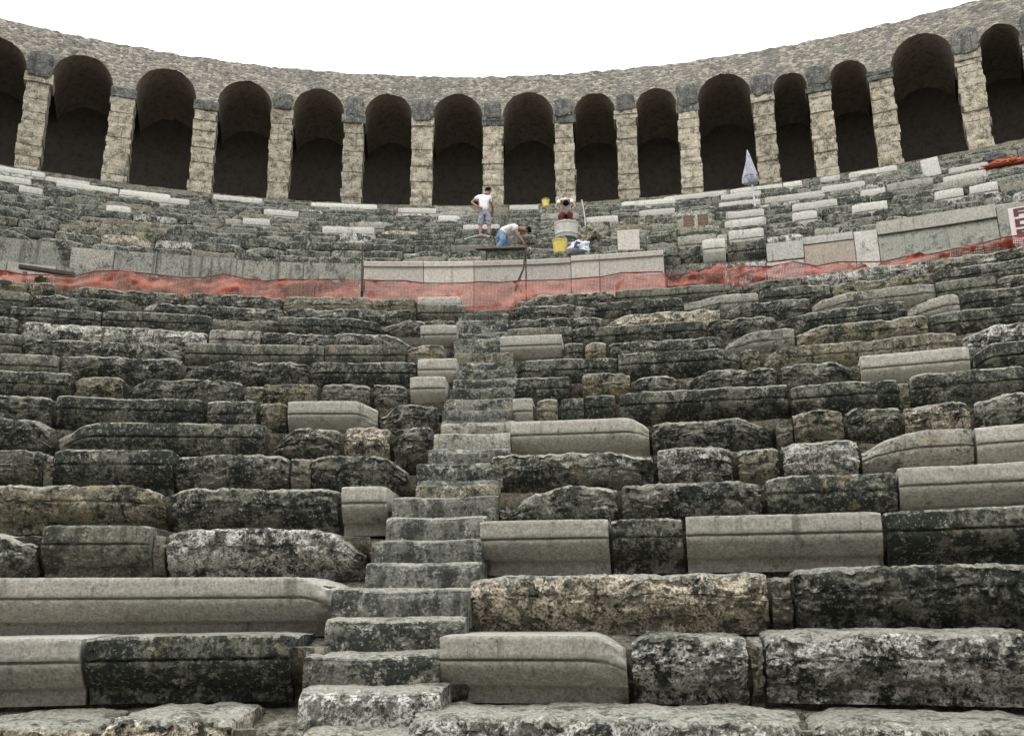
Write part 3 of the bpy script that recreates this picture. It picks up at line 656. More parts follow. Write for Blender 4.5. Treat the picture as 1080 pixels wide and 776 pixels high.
# ------------------------------------------------------------------ the podium wall behind the walkway, in three stretches
def slab(name, parent, d0, d1, R, z0, z1, thick, mat, seed, amp=.01, slant=0.0, lip=0.0):
    """One upright wall slab on the curve: front skin, top, ends, back."""
    L = rad(d1 - d0) * R; nu = max(4, int(L / .14)); nz = max(2, int((z1 - z0) / .14))
    prof = [(0, z0 + (z1 - z0) * q / nz) for q in range(nz + 1)]
    if lip: prof = [(0, z) for _, z in prof if z < z1 - .14] + [(0, z1 - .13), (-lip, z1 - .12), (-lip, z1 - .02), (-lip + .02, z1)]
    else: prof[-1] = (.012, z1)
    prof += [(thick * .5, z1), (thick, z1), (thick, z0)]
    prof = np.array(prof); u = np.linspace(rad(d0) + .007 / R, rad(d1) - .007 / R, nu + 1)
    T, K = np.meshgrid(u, np.arange(len(prof)), indexing='ij')
    O, Z = prof[K][..., 0], prof[K][..., 1]
    if slant: T = T - slant / R * (Z - z0) / (z1 - z0) * (T - u[0]) / (u[-1] - u[0])
    P0 = np.stack([T * R, O, Z], -1)
    O = O + fbm(P0 * 4 + seed, 3, seed) * amp * 2 * (O < thick * .4); Z = Z + fbm(P0 * 3 + seed, 3, seed + 2) * amp * (Z > z1 - .01)
    RR = R + O; P = np.stack([RR * np.sin(T), RR * np.cos(T), Z], -1)
    nvv = len(prof); idx = np.arange((nu + 1) * nvv).reshape(nu + 1, nvv); nx = np.roll(idx, -1, 1)
    fs = [tuple(f) for f in np.stack([idx[:-1], idx[1:], nx[1:], nx[:-1]], -1).reshape(-1, 4)] + [tuple(idx[0]), tuple(idx[-1][::-1])]
    return link(name, mesh_np(name, P.reshape(-1, 3) - np.array(parent.location), fs, True, 35), mat, parent)

RW = 26.0
wl = empty('podium_wall', polar(-23, RW, 5.3)); tag(wl, 'old grey stone podium wall left of the new slabs', 'wall', None, 'thing')
for n, (a, b, sl) in enumerate([(-40, -34.5, 0), (-34.5, -28.72, .22), (-28.50, -26.64, 0), (-26.64, -24.78, 0), (-24.78, -21.14, 0), (-21.14, -18.0, 0), (-18.0, -15.12, 0)]):
    s = slab('slab', wl, a, b, RW, 6.80, 7.27 + (.06 if n == 1 else 0) + random.uniform(-.03, .02), .4, M_WALLO if n != 2 else M['L'], 60 + n, .014, sl)
    tag(s, 'taller slab with a slanting broken end' if n == 1 else None)
for n, (a, b) in enumerate([(-40, -35), (-35, -31), (-31, -29), (-29, -25.9), (-25.9, -21), (-21, -17.4), (-17.4, -15.12)]):
    slab('lower_slab', wl, a, b, RW - .05, 5.30, 6.79, .4, M['C'] if n == 2 else M_WALLO, 80 + n, .016)
wc = empty('podium_wall', polar(-8, RW, 5.3)); tag(wc, 'smooth new pinkish podium wall with straight joints below the workers', 'wall', None, 'thing')
for n, (a, b) in enumerate([(-15.1, -12.18), (-12.18, -9.71), (-9.71, -7.15), (-7.15, -4.97), (-4.97, -3.59), (-3.59, -.5)]):
    slab('slab', wc, a, b, RW - .03, 5.30, 7.30 + (.04 if n > 3 else 0), .4, M_WALLN, 100 + n, .004, 0, .035)
wr = empty('podium_wall', polar(8, RW, 5.3)); tag(wr, 'patched podium wall of white, brown and grey slabs on the right', 'wall', None, 'thing')
slab('slab', wr, -.48, 2.2, RW + .1, 5.3, 7.02, .4, M['E'], 120, .03)
slab('slab', wr, 2.2, 4.2, RW + .1, 5.3, 6.95, .4, M['W'], 121, .03)
for n, (a, b, z0, z1, mt, lab) in enumerate([(4.2, 5.9, 6.10, 6.85, M_WHITE, 'bright white slab'), (5.9, 8.1, 6.05, 7.15, M_BROWN, 'brown slab'), (8.1, 9.1, 6.05, 7.32, M_WHITE, 'white slab'),
                                              (4.25, 5.9, 6.88, 7.28, M_WHITE, 'white coping'), (5.9, 8.08, 7.17, 7.33, M_WHITE, 'white coping'),
                                              (9.1, 13.9, 6.68, 7.16, M_GREY, 'grey slab'), (9.1, 13.9, 7.18, 7.46, M['C'], 'pale coping'), (13.9, 19, 6.68, 7.40, M_GREY, None), (19, 24, 6.68, 7.4, M_WALLO, None)]):
    s = slab('slab', wr, a, b, RW + .02 * (n % 3), z0, z1, .38, mt, 140 + n, .008); tag(s, lab)
slab('lower_slab', wr, 4.2, 9.1, RW - .06, 5.3, 6.04, .4, M_WHITE, 160, .02)
slab('lower_slab', wr, 9.1, 13.2, RW - .07, 5.3, 6.655, .4, M_GREY, 161, .012)
slab('lower_slab', wr, 13.2, 24, RW - .07, 5.3, 6.655, .4, M_WALLO, 162, .012)

# ------------------------------------------------------------------ generic solid builders
def tube_bm(bm, pts, radii, seg=8, cap=True):
    """Tube through points with a radius for each."""
    pts = [Vector(p) for p in pts]; rings = []
    for k, p in enumerate(pts):
        d = (pts[min(k + 1, len(pts) - 1)] - pts[max(k - 1, 0)]).normalized()
        up = Vector((0, 0, 1)) if abs(d.z) < .9 else Vector((1, 0, 0))
        s = d.cross(up).normalized(); t = s.cross(d)
        r = radii[k] if isinstance(radii, (list, tuple)) else radii
        rings.append([bm.verts.new(p + s * (r * math.cos(2 * PI * q / seg)) + t * (r * math.sin(2 * PI * q / seg))) for q in range(seg)])
    for a, b in zip(rings, rings[1:]):
        for q in range(seg): bm.faces.new((a[q], a[(q + 1) % seg], b[(q + 1) % seg], b[q]))
    if cap: bm.faces.new(rings[0][::-1]); bm.faces.new(rings[-1])

def box_bm(bm, c, s, bev=0.0, rot=None):
    r = bmesh.ops.create_cube(bm, size=1)
    vs = r['verts']
    bmesh.ops.scale(bm, vec=s, verts=vs)
    if bev:
        ed = list({e for v in vs for e in v.link_edges})
        rb = bmesh.ops.bevel(bm, geom=ed, offset=bev, segments=2, affect='EDGES', profile=.6)
        vs = list({v for f in rb['faces'] for v in f.verts} | {v for v in vs if v.is_valid})
    if rot is not None: bmesh.ops.rotate(bm, cent=(0, 0, 0), matrix=rot, verts=vs)
    bmesh.ops.translate(bm, vec=c, verts=vs)
    return vs

def from_bm(name, bm, mat, parent=None, smooth=False, sharp=40):
    me = bpy.data.meshes.new(name); bmesh.ops.recalc_face_normals(bm, faces=bm.faces); bm.to_mesh(me); bm.free()
    if smooth:
        me.polygons.foreach_set('use_smooth', [True] * len(me.polygons)); me.set_sharp_from_angle(angle=rad(sharp))
    return link(name, me, mat, parent)

def lathe(name, prof, mat, parent=None, seg=24, wob=0.0, seed=0):
    V = []
    for r, z in prof:
        for q in range(seg):
            a = 2 * PI * q / seg; V.append((r * math.cos(a), r * math.sin(a), z))
    V = np.array(V)
    if wob: V[:, :2] *= (1 + fbm(V * 6 + seed, 3, seed)[:, None] * wob)
    n = len(prof); idx = np.arange(n * seg).reshape(n, seg); nx = np.roll(idx, -1, 1)
    fs = [tuple(f) for f in np.stack([idx[:-1], nx[:-1], nx[1:], idx[1:]], -1).reshape(-1, 4)] + [tuple(idx[0][::-1]), tuple(idx[-1])]
    return link(name, mesh_np(name, V, fs, True, 40), mat, parent)

M_RUST = flat('rusty_steel', (.055, .038, .03), .8, .4, 30)
M_WOOD = flat('weathered_wood', (.13, .085, .06), .9, .35, 20)
M_YEL = flat('yellow_plastic', (.62, .50, .10), .5, .2, 12)
M_TUB = flat('dusty_white_plastic', (.50, .48, .43), .6, .3, 9)
M_STEEL = flat('grey_steel', (.45, .45, .46), .45, .2, 25, .3)
M_BAGB = flat('pale_blue_plastic_sheet', (.55, .58, .68), .5, .35, 8)
M_DKBLUE = flat('dark_blue_cloth', (.05, .06, .11), .9, .3, 18)
M_BLK = flat('black_plastic', (.018, .018, .02), .6, .3, 16)
M_TARP = flat('orange_tarp', (.42, .10, .04), .7, .4, 7)
M_SIGN = flat('white_sign_board', (.66, .56, .56), .5, .12, 6)
M_LET = flat('maroon_lettering', (.09, .018, .03), .6, .2, 20)
M_CANVAS = flat('grey_white_canvas', (.36, .36, .41), .9, .4, 10)

# ------------------------------------------------------------------ orange netting along the walkway
M_CORD = flat('maroon_cord', (.16, .03, .022), .8, .4, 30)
def net(label, pts, mat, seed, crumple):
    """Plastic mesh hung along the walkway edge; pts = (deg, z top, z bottom)."""
    pts = np.array(pts); d0, d1 = pts[0, 0], pts[-1, 0]; Rn = 22.97
    n = int(rad(d1 - d0) * Rn / .06); m_ = 12
    dg = np.linspace(d0, d1, n); zt = np.interp(dg, pts[:, 0], pts[:, 1]); zb = np.interp(dg, pts[:, 0], pts[:, 2])
    x = np.radians(dg) * Rn
    q1 = lambda s, f: fbm(np.stack([x * f, x * 0, x * 0], -1), 3, s)
    zt = zt - .05 + q1(seed, .9) * .06 * crumple + q1(seed + 1, 4) * .045 * crumple + q1(seed + 6, 13) * .022 * crumple
    V, UV = [], []
    for k in range(m_ + 1):
        f = k / m_; z = zb + (zt - zb) * f
        o = fbm(np.stack([x * 1.6, np.full_like(x, f * 2.2), x * 0 + 3], -1), 4, seed + 2) * .14 * crumple + fbm(np.stack([x * 6, np.full_like(x, f * 5), x * 0], -1), 2, seed + 4) * .035 * crumple
        R = Rn + o
        V.append(np.stack([R * np.sin(x / Rn), R * np.cos(x / Rn), z], -1)); UV.append(np.stack([x, z], -1))
    V = np.array(V); UV = np.array(UV); idx = np.arange((m_ + 1) * n).reshape(m_ + 1, n)
    fs = np.stack([idx[:-1, :-1], idx[:-1, 1:], idx[1:, 1:], idx[1:, :-1]], -1).reshape(-1, 4)
    o = empty_at = polar((d0 + d1) / 2, Rn, 5.4)
    me = mesh_np('safety_net', V.reshape(-1, 3) - np.array(o), fs, True)
    uvl = me.uv_layers.new(name='UVMap'); uf = UV.reshape(-1, 2)
    li = np.empty(len(me.loops), int); me.loops.foreach_get('vertex_index', li); uvl.data.foreach_set('uv', uf[li].ravel())
    ob = link('safety_net', me, mat); ob.location = o
    bm = bmesh.new(); tube_bm(bm, [Vector(p) + Vector((0, 0, .012)) for p in V[-1][::6] - np.array(o)], .013, 5); from_bm('edge_cord', bm, M_CORD, ob, True)
    return tag(ob, label, 'safety net', 'orange nets along the walkway')
N1 = netting('orange_net', (.43, .095, .045), (.23, .04, .026), .555)
N2 = netting('pale_orange_net', (.47, .125, .085), (.28, .055, .04), .58)
N3 = netting('red_orange_net', (.39, .075, .038), (.15, .026, .018), .53)
net('bright orange plastic net left of the left post, before the old wall', [(-36, 5.60, 5.2), (-29.7, 5.63, 5.2), (-27, 5.66, 5.2), (-24, 5.74, 5.2), (-17.9, 5.78, 5.2), (-14.5, 5.76, 5.2)], N1, 5, 1.3)
net('pale orange net between the posts and over the stairway top', [(-14.3, 5.76, 5.2), (-11.8, 5.74, 5.2), (-9.95, 5.72, 5.18), (-9.65, 5.71, 4.80), (-7.75, 5.71, 4.80), (-7.4, 5.72, 5.2), (-6.8, 5.72, 5.2), (-4.8, 5.74, 5.2), (-.4, 5.78, 5.2)], N2, 25, .8)
net('crumpled dark red net sagging on the right of the pinkish wall', [(-.35, 5.77, 5.2), (2.0, 5.76, 5.2), (4, 5.64, 5.2), (7.5, 5.58, 5.2), (11.2, 5.56, 5.2), (13.8, 5.62, 5.2), (18.5, 5.66, 5.2)], N3, 45, 2.0)

# posts of the netting
def post(deg, R, z0, z1, lean, label, brace=False):
    e = empty('fence_post', polar(deg, R, z0), -rad(deg)); tag(e, label, 'post', 'rusty posts holding the net')
    bm = bmesh.new(); tube_bm(bm, [(0, 0, -.25), (lean * .5, 0, (z1 - z0) * .5), (lean, 0, z1 - z0)], [.015, .014, .012], 8); from_bm('rod', bm, M_RUST, e, True)
    bm = bmesh.new(); box_bm(bm, (0, 0, -.02), (.16, .16, .03), .006); from_bm('foot_plate', bm, M_RUST, e)
    if brace:
        bm = bmesh.new(); tube_bm(bm, [(-.20, -.02, .18), (-.16, -.02, .34), (-.045, -.02, .62), (-.01, -.01, .98)], [.022, .026, .018, .012], 7); from_bm('brace', bm, M_RUST, e, True)
        bm = bmesh.new(); tube_bm(bm, [(-.24, -.02, .34), (-.09, -.02, .40)], [.02, .018], 6); from_bm('clamp', bm, M_RUST, e, True)
    else:
        bm = bmesh.new(); box_bm(bm, (.02, -.03, .30), (.07, .05, .22), .01); from_bm('clamp', bm, M_RUST, e)
    return e
post(-14.38, 23.1, 5.36, 6.52, -.02, 'thin rusty post holding the net at its left joint')
post(-6.78, 23.1, 5.36, 6.50, .0, 'rusty post with a slanting brace in front of pinkish wall', True)

# dark plank lying on the walkway rim at the far left
bm = bmesh.new(); box_bm(bm, (0, 0, 0), (.95, .12, .075), .012, Matrix.Rotation(rad(4), 3, 'Y'))
o = from_bm('plank', bm, M_RUST); o.location = polar(-28.55, 24.2, 6.06); o.rotation_euler = (0, 0, rad(28.55)); tag(o, 'dark wooden plank propped above the orange net at far left', 'plank')
for s in (-.36, .36):
    bm = bmesh.new(); box_bm(bm, (s, .0, -.40), (.07, .07, .68), .008); from_bm('prop', bm, M_WOOD, o)

# sign by the right edge of the walkway
sg = empty('sign', polar(14.27, 23.75, 5.36), -rad(14.27)); tag(sg, 'upright white sign with maroon letters beside the netting at far right', 'sign')
bm = bmesh.new(); box_bm(bm, (0, 0, .66), (.40, .03, .78), .008); from_bm('panel', bm, M_SIGN, sg)
bm = bmesh.new(); tube_bm(bm, [(0, .035, -.05), (0, .035, 1.0)], .02, 8); from_bm('stake', bm, M_STEEL, sg, True)
def glyph(ch, cx, cz, w, h):
    """Block letters from bars, standing 4 mm proud of the board."""
    bm = bmesh.new(); t = .055; y = -.0185
    B = lambda x0, z0, x1, z1: box_bm(bm, (cx + (x0 + x1) / 2 * w, y, cz + (z0 + z1) / 2 * h), (abs(x1 - x0) * w, .007, abs(z1 - z0) * h))
    if ch == 'A': B(-.5, -.5, -.22, .5); B(.22, -.5, .5, .5); B(-.215, .2, .215, .5); B(-.215, -.2, .215, .02)
    if ch == 'C': B(-.5, -.5, -.22, .5); B(-.215, .24, .5, .5); B(-.215, -.5, .5, -.24)
    if ch == 'E': B(-.5, -.5, -.2, .5); B(-.195, .26, .5, .5); B(-.195, -.12, .4, .12); B(-.195, -.5, .5, -.26)
    if ch == 'I': B(-.2, -.5, .2, .5)
    return from_bm('lettering', bm, M_LET, sg)
for ch, z in (('A', .955), ('C', .765), ('E', .575), ('I', .385)): glyph(ch, 0, z, .25, .145)

# ------------------------------------------------------------------ things standing on the upper tiers
def on_row(j, deg, back=.42, dz=0.0): return polar(deg, UR[j] + back, UZ[j] + dz)

def bucket(deg, j, s, label, back=.4, dz=0.0):
    e = empty('bucket', on_row(j, deg, back, dz), -rad(deg)); tag(e, label, 'bucket', 'yellow buckets of the workers')
    lathe('pail', [(.11 * s, 0), (.125 * s, .01), (.16 * s, .27 * s), (.172 * s, .28 * s), (.172 * s, .30 * s), (.15 * s, .30 * s), (.145 * s, .27 * s), (.10 * s, .03)], M_YEL, e)
    bm = bmesh.new(); tube_bm(bm, [(.165 * s * math.cos(a), -.03, .29 * s + .13 * s * math.sin(a)) for a in np.linspace(0, PI, 12)], .006, 6); from_bm('handle', bm, M_STEEL, e, True)
bucket(-5.55, 0, 1.05, 'yellow bucket at the wall edge, in front of the white tub', .15, .02)
bucket(-7.12, 13, 1.0, 'yellow bucket on the top tier under the middle arch', .25, .05)

tb = empty('tub', on_row(3, -5.46, .30), rad(5.46)); tag(tb, 'big dusty white tub in front of the crouching worker', 'tub')
lathe('drum', [(.27, 0), (.29, .01), (.31, .10), (.322, .11), (.322, .14), (.312, .15), (.335, .40), (.35, .41), (.35, .45), (.325, .45), (.31, .38), (.26, .03)], M_TUB, tb, 28)
for s in (-1, 1):
    bm = bmesh.new(); tube_bm(bm, [(s * .345, -.07, .36), (s * .40, -.05, .35), (s * .40, .05, .35), (s * .345, .07, .36)], .012, 6); from_bm('handle', bm, M_TUB, tb, True)

def lump(name, loc, rz, size, mat, seed, label, cat, flatb=.5, sub=4, rough=.35):
    """Crumpled soft heap: a ball pushed about by noise, flat where it lies."""
    bm = bmesh.new(); bmesh.ops.create_icosphere(bm, subdivisions=sub, radius=1)
    P = np.array([v.co for v in bm.verts]); d = 1 + fbm(P * 1.6 + seed, 4, seed, .6) * rough + (np.abs(fbm(P * 3 + seed, 3, seed + 1)) - .2) * rough * .7
    P = P * d[:, None]; P[:, 2] = np.maximum(P[:, 2], -flatb); P = (P + np.array([0, 0, flatb])) * np.array(size)
    for v, p in zip(bm.verts, P): v.co = p
    o = from_bm(name, bm, mat, None, True, 60); o.location = loc; o.rotation_euler = (0, 0, rz); return tag(o, label, cat)
lump('rubble_heap', on_row(2, -3.95, .35), rad(4), (.42, .30, .42), M['T'], 3, 'tan heap of rubble beside the tub and the pole', 'heap', .35, 5, .6)
bg = lump('plastic_bag', on_row(0, -4.58, .1, .02), rad(4), (.21, .16, .19), M_BAGB, 9, 'crumpled pale blue plastic bag at the wall edge', 'bag', .4, 4, .7)
bm = bmesh.new(); box_bm(bm, (-.04, -.20, .10), (.12, .03, .16), .01, Matrix.Rotation(rad(20), 3, 'Y')); from_bm('dark_print', bm, M_DKBLUE, bg)

bm = bmesh.new(); tube_bm(bm, [(0, 0, -.05), (-.03, .0, .5), (-.09, .02, .95), (-.105, .02, 1.0)], [.018, .018, .02, .026], 8)
o = from_bm('pole', bm, flat('pale_wooden_pole', (.55, .52, .46), .8, .2, 20), None, True); o.location = on_row(5, -4.55, .3); o.rotation_euler = (0, 0, rad(4.5)); tag(o, 'thin pale pole leaning up behind the rubble heap', 'pole')

pn = empty('standing_slab', on_row(0, -2.17, .25), rad(2.17)); tag(pn, 'square pale slab standing upright on the edge of the wall', 'stone slab')
bm = bmesh.new(); box_bm(bm, (0, 0, .27), (.50, .09, .56), .012, Matrix.Rotation(rad(-6), 3, 'X')); from_bm('face', bm, M_WALLN, pn)

for dg, lab in ((.80, 'dark wooden crate on the tiers, left of its twin'), (1.52, 'dark wooden crate on the tiers, right of its twin')):
    e = empty('crate', on_row(3, dg, .25), -rad(dg)); tag(e, lab, 'crate', 'dark crates on the upper tiers')
    w = .24
    for x in (-w / 2, w / 2):
        bm = bmesh.new(); box_bm(bm, (x, 0, .19), (.03, .3, .38), .004); from_bm('side_board', bm, M_BLK if x > 0 else M_WOOD, e)
    for q in range(4):
        bm = bmesh.new(); box_bm(bm, (0, -.152, .05 + q * .093), (w + .03, .018, .078), .004); from_bm('front_slat', bm, M_WOOD, e)
    bm = bmesh.new(); box_bm(bm, (0, 0, .02), (w - .035, .28, .03), .003); from_bm('bottom_board', bm, M_WOOD, e)
bm = bmesh.new(); box_bm(bm, (0, 0, .17), (.09, .10, .34), .012); o = from_bm('stone_sliver', bm, M_WHITE); o.location = on_row(3, 1.16, .2); o.rotation_euler = (0, rad(6), -rad(1.2)); tag(o, 'narrow white stone sliver upright between two dark crates', 'stone')

# folded parasol
ps = empty('parasol', on_row(7, 4.22, .12), -rad(4.22)); tag(ps, 'folded grey-white parasol on a thin pole near the top', 'parasol')
bm = bmesh.new(); tube_bm(bm, [(.06, 0, -.3), (.0, 0, .9), (-.05, 0, 1.9)], .030, 8); from_bm('pole', bm, M_STEEL, ps, True)
V = []; S = 40; zs = [(.74, .02), (.76, .17), (.86, .22), (1.05, .20), (1.3, .14), (1.55, .085), (1.75, .05), (1.88, .02)]
for z, r in zs:
    for q in range(S):
        a = 2 * PI * q / S; rr_ = r * (1 + .28 * math.cos(8 * a + z * 2)) * (1 + .12 * math.sin(3 * a + z * 5))
        V.append((rr_ * math.cos(a) - .035 * (z - .7), rr_ * math.sin(a) * .9, z + .04 * math.sin(4 * a) * (r > .2)))
idx = np.arange(len(zs) * S).reshape(len(zs), S); nx = np.roll(idx, -1, 1)
link('canopy', mesh_np('canopy', V, [tuple(f) for f in np.stack([idx[:-1], nx[:-1], nx[1:], idx[1:]], -1).reshape(-1, 4)] + [tuple(idx[0][::-1]), tuple(idx[-1])], True, 60), M_CANVAS, ps)
bm = bmesh.new(); tube_bm(bm, [(.24 * math.cos(a) - .01, .2 * math.sin(a), .99) for a in np.linspace(0, 2 * PI, 20)], .012, 6, False); from_bm('strap', bm, M_DKBLUE, ps, True)
lathe('finial', [(.012, 1.86), (.02, 1.9), (.014, 1.95), (.004, 1.97)], M_STEEL, ps, 10).location = (-.048, 0, 0)

# upright white block, orange tarpaulin and a black bag at the top right
bm = bmesh.new(); box_bm(bm, (0, 0, .28), (.50, .36, .62), .02, Matrix.Rotation(rad(-5), 3, 'Y')); bmesh.ops.subdivide_edges(bm, edges=list(bm.edges), cuts=2, use_grid_fill=True)
for v in bm.verts: v.co += Vector([float(fbm(np.array([v.co]) * 5, 3, s_)[0]) for s_ in (2, 3, 4)]) * .012
o = from_bm('white_block', bm, M_WHITE, None, True, 30); o.location = on_row(8, 12.92, .3); o.rotation_euler = (0, 0, -rad(12.9)); tag(o, 'squat white stone block standing below the thirteenth pillar', 'stone block')
tp = lump('tarpaulin', on_row(7, 15.95, .25), -rad(16), (.62, .25, .16), M_TARP, 21, 'rumpled orange tarpaulin below the last pillar on the right', 'tarpaulin', .35, 5, .7)
lump('rubbish_bag', on_row(8, 15.75, .25), -rad(16), (.34, .24, .24), M_BLK, 31, 'black rubbish bag lying just above the orange tarpaulin', 'bag', .4, 4, .5)

bm = bmesh.new(); box_bm(bm, (0, 0, .03), (1.25, .2, .045), .006); bmesh.ops.subdivide_edges(bm, edges=list(bm.edges), cuts=1)
o = from_bm('board', bm, flat('grey_brown_board', (.15, .12, .095), .9, .35, 16)); o.location = on_row(1, -8.6, .10); o.rotation_euler = (0, 0, rad(8.6)); tag(o, 'grey-brown wooden board lying under the person bending in blue jeans', 'board')
bm = bmesh.new(); tube_bm(bm, [(-.45, 0, .02), (-.3, -.05, .05), (-.12, .02, .12), (.05, 0, .17), (.18, .04, .14), (.28, .02, .10)], .016, 8)
o = from_bm('hose', bm, M_TUB, None, True); o.location = on_row(3, -10.0, .12); o.rotation_euler = (0, 0, rad(10)); tag(o, 'short pale curved hose lying left of the bending person', 'hose')

# small weeds along the walkway edge
M_WEED = flat('weed_green', (.075, .105, .035), .8, .4, 15)
def weed(deg, R, z, s, label):
    bm = bmesh.new(); rnd = random.Random(int(deg * 100))
    for q in range(90):
        a, l = rnd.uniform(0, 2 * PI), rnd.uniform(.5, 1) * s; el = rnd.uniform(.2, 1.4)
        b = Vector((rnd.gauss(0, .25) * s, rnd.gauss(0, .1) * s, 0)); dr = Vector((math.cos(a) * math.cos(el), math.sin(a) * math.cos(el), math.sin(el)))
        sd = dr.cross(Vector((0, 0, 1))).normalized() * .022 * (.6 + s)
        p0, p1, p2 = b, b + dr * l * .55, b + dr * l - Vector((0, 0, .15 * l))
        vs = [bm.verts.new(p) for p in (p0 - sd * .4, p0 + sd * .4, p1 + sd, p1 - sd, p2)]
        bm.faces.new(vs[:4]); bm.faces.new((vs[3], vs[2], vs[4]))
    o = from_bm('weed', bm, M_WEED); o.location = polar(deg, R, z); return tag(o, label, 'weed', 'weeds on the walkway edge')
weed(-27.9, 22.6, 5.30, .15, 'green weed tuft at the foot of left net, below the plank')
weed(-25.2, 31.5, 10.2, .3, 'green weed among the upper tiers under the third pillar')

# ------------------------------------------------------------------ people
SKIN_MATS = flat('tanned_skin', (.26, .14, .09), .6, .15, 20)
HAIR = flat('black_hair', (.010, .009, .008), .95, .3, 40); HAIR.node_tree.nodes['Principled BSDF'].inputs['Specular IOR Level'].default_value = .05
def cloth(name, c): return flat(name, c, .95, .3, 22)

def skin_mesh(name, joints, edges, radii, root, sub=3):
    """Grow one continuous surface round a skeleton and return it as plain mesh data."""
    names = list(joints); ix = {n: k for k, n in enumerate(names)}
    me = bpy.data.meshes.new(name); me.from_pydata([joints[n] for n in names], [(ix[a], ix[b]) for a, b in edges], [])
    ob = bpy.data.objects.new(name, me); COL.objects.link(ob)
    mod = ob.modifiers.new('skin', 'SKIN'); mod.use_smooth_shade = True
    sv = me.skin_vertices[0].data
    for n in names:
        r = radii[n]; sv[ix[n]].radius = r if isinstance(r, tuple) else (r, r); sv[ix[n]].use_root = (n == root)
    s = ob.modifiers.new('sub', 'SUBSURF'); s.levels = sub; s.render_levels = sub
    dgp = bpy.context.evaluated_depsgraph_get(); dgp.update()
    out = bpy.data.meshes.new_from_object(ob.evaluated_get(dgp)); bpy.data.objects.remove(ob)
    if name in ('shirt', 'trousers'):                           # creases in the cloth
        v = np.empty(len(out.vertices) * 3); out.vertices.foreach_get('co', v); v = v.reshape(-1, 3)
        nr = np.empty(len(out.vertices) * 3); out.vertices.foreach_get('normal', nr); nr = nr.reshape(-1, 3)
        v = v + nr * (np.abs(fbm(v * 9, 3, 5)) * .05 - .008)[:, None]; out.vertices.foreach_set('co', v.ravel()); out.update()
    return out

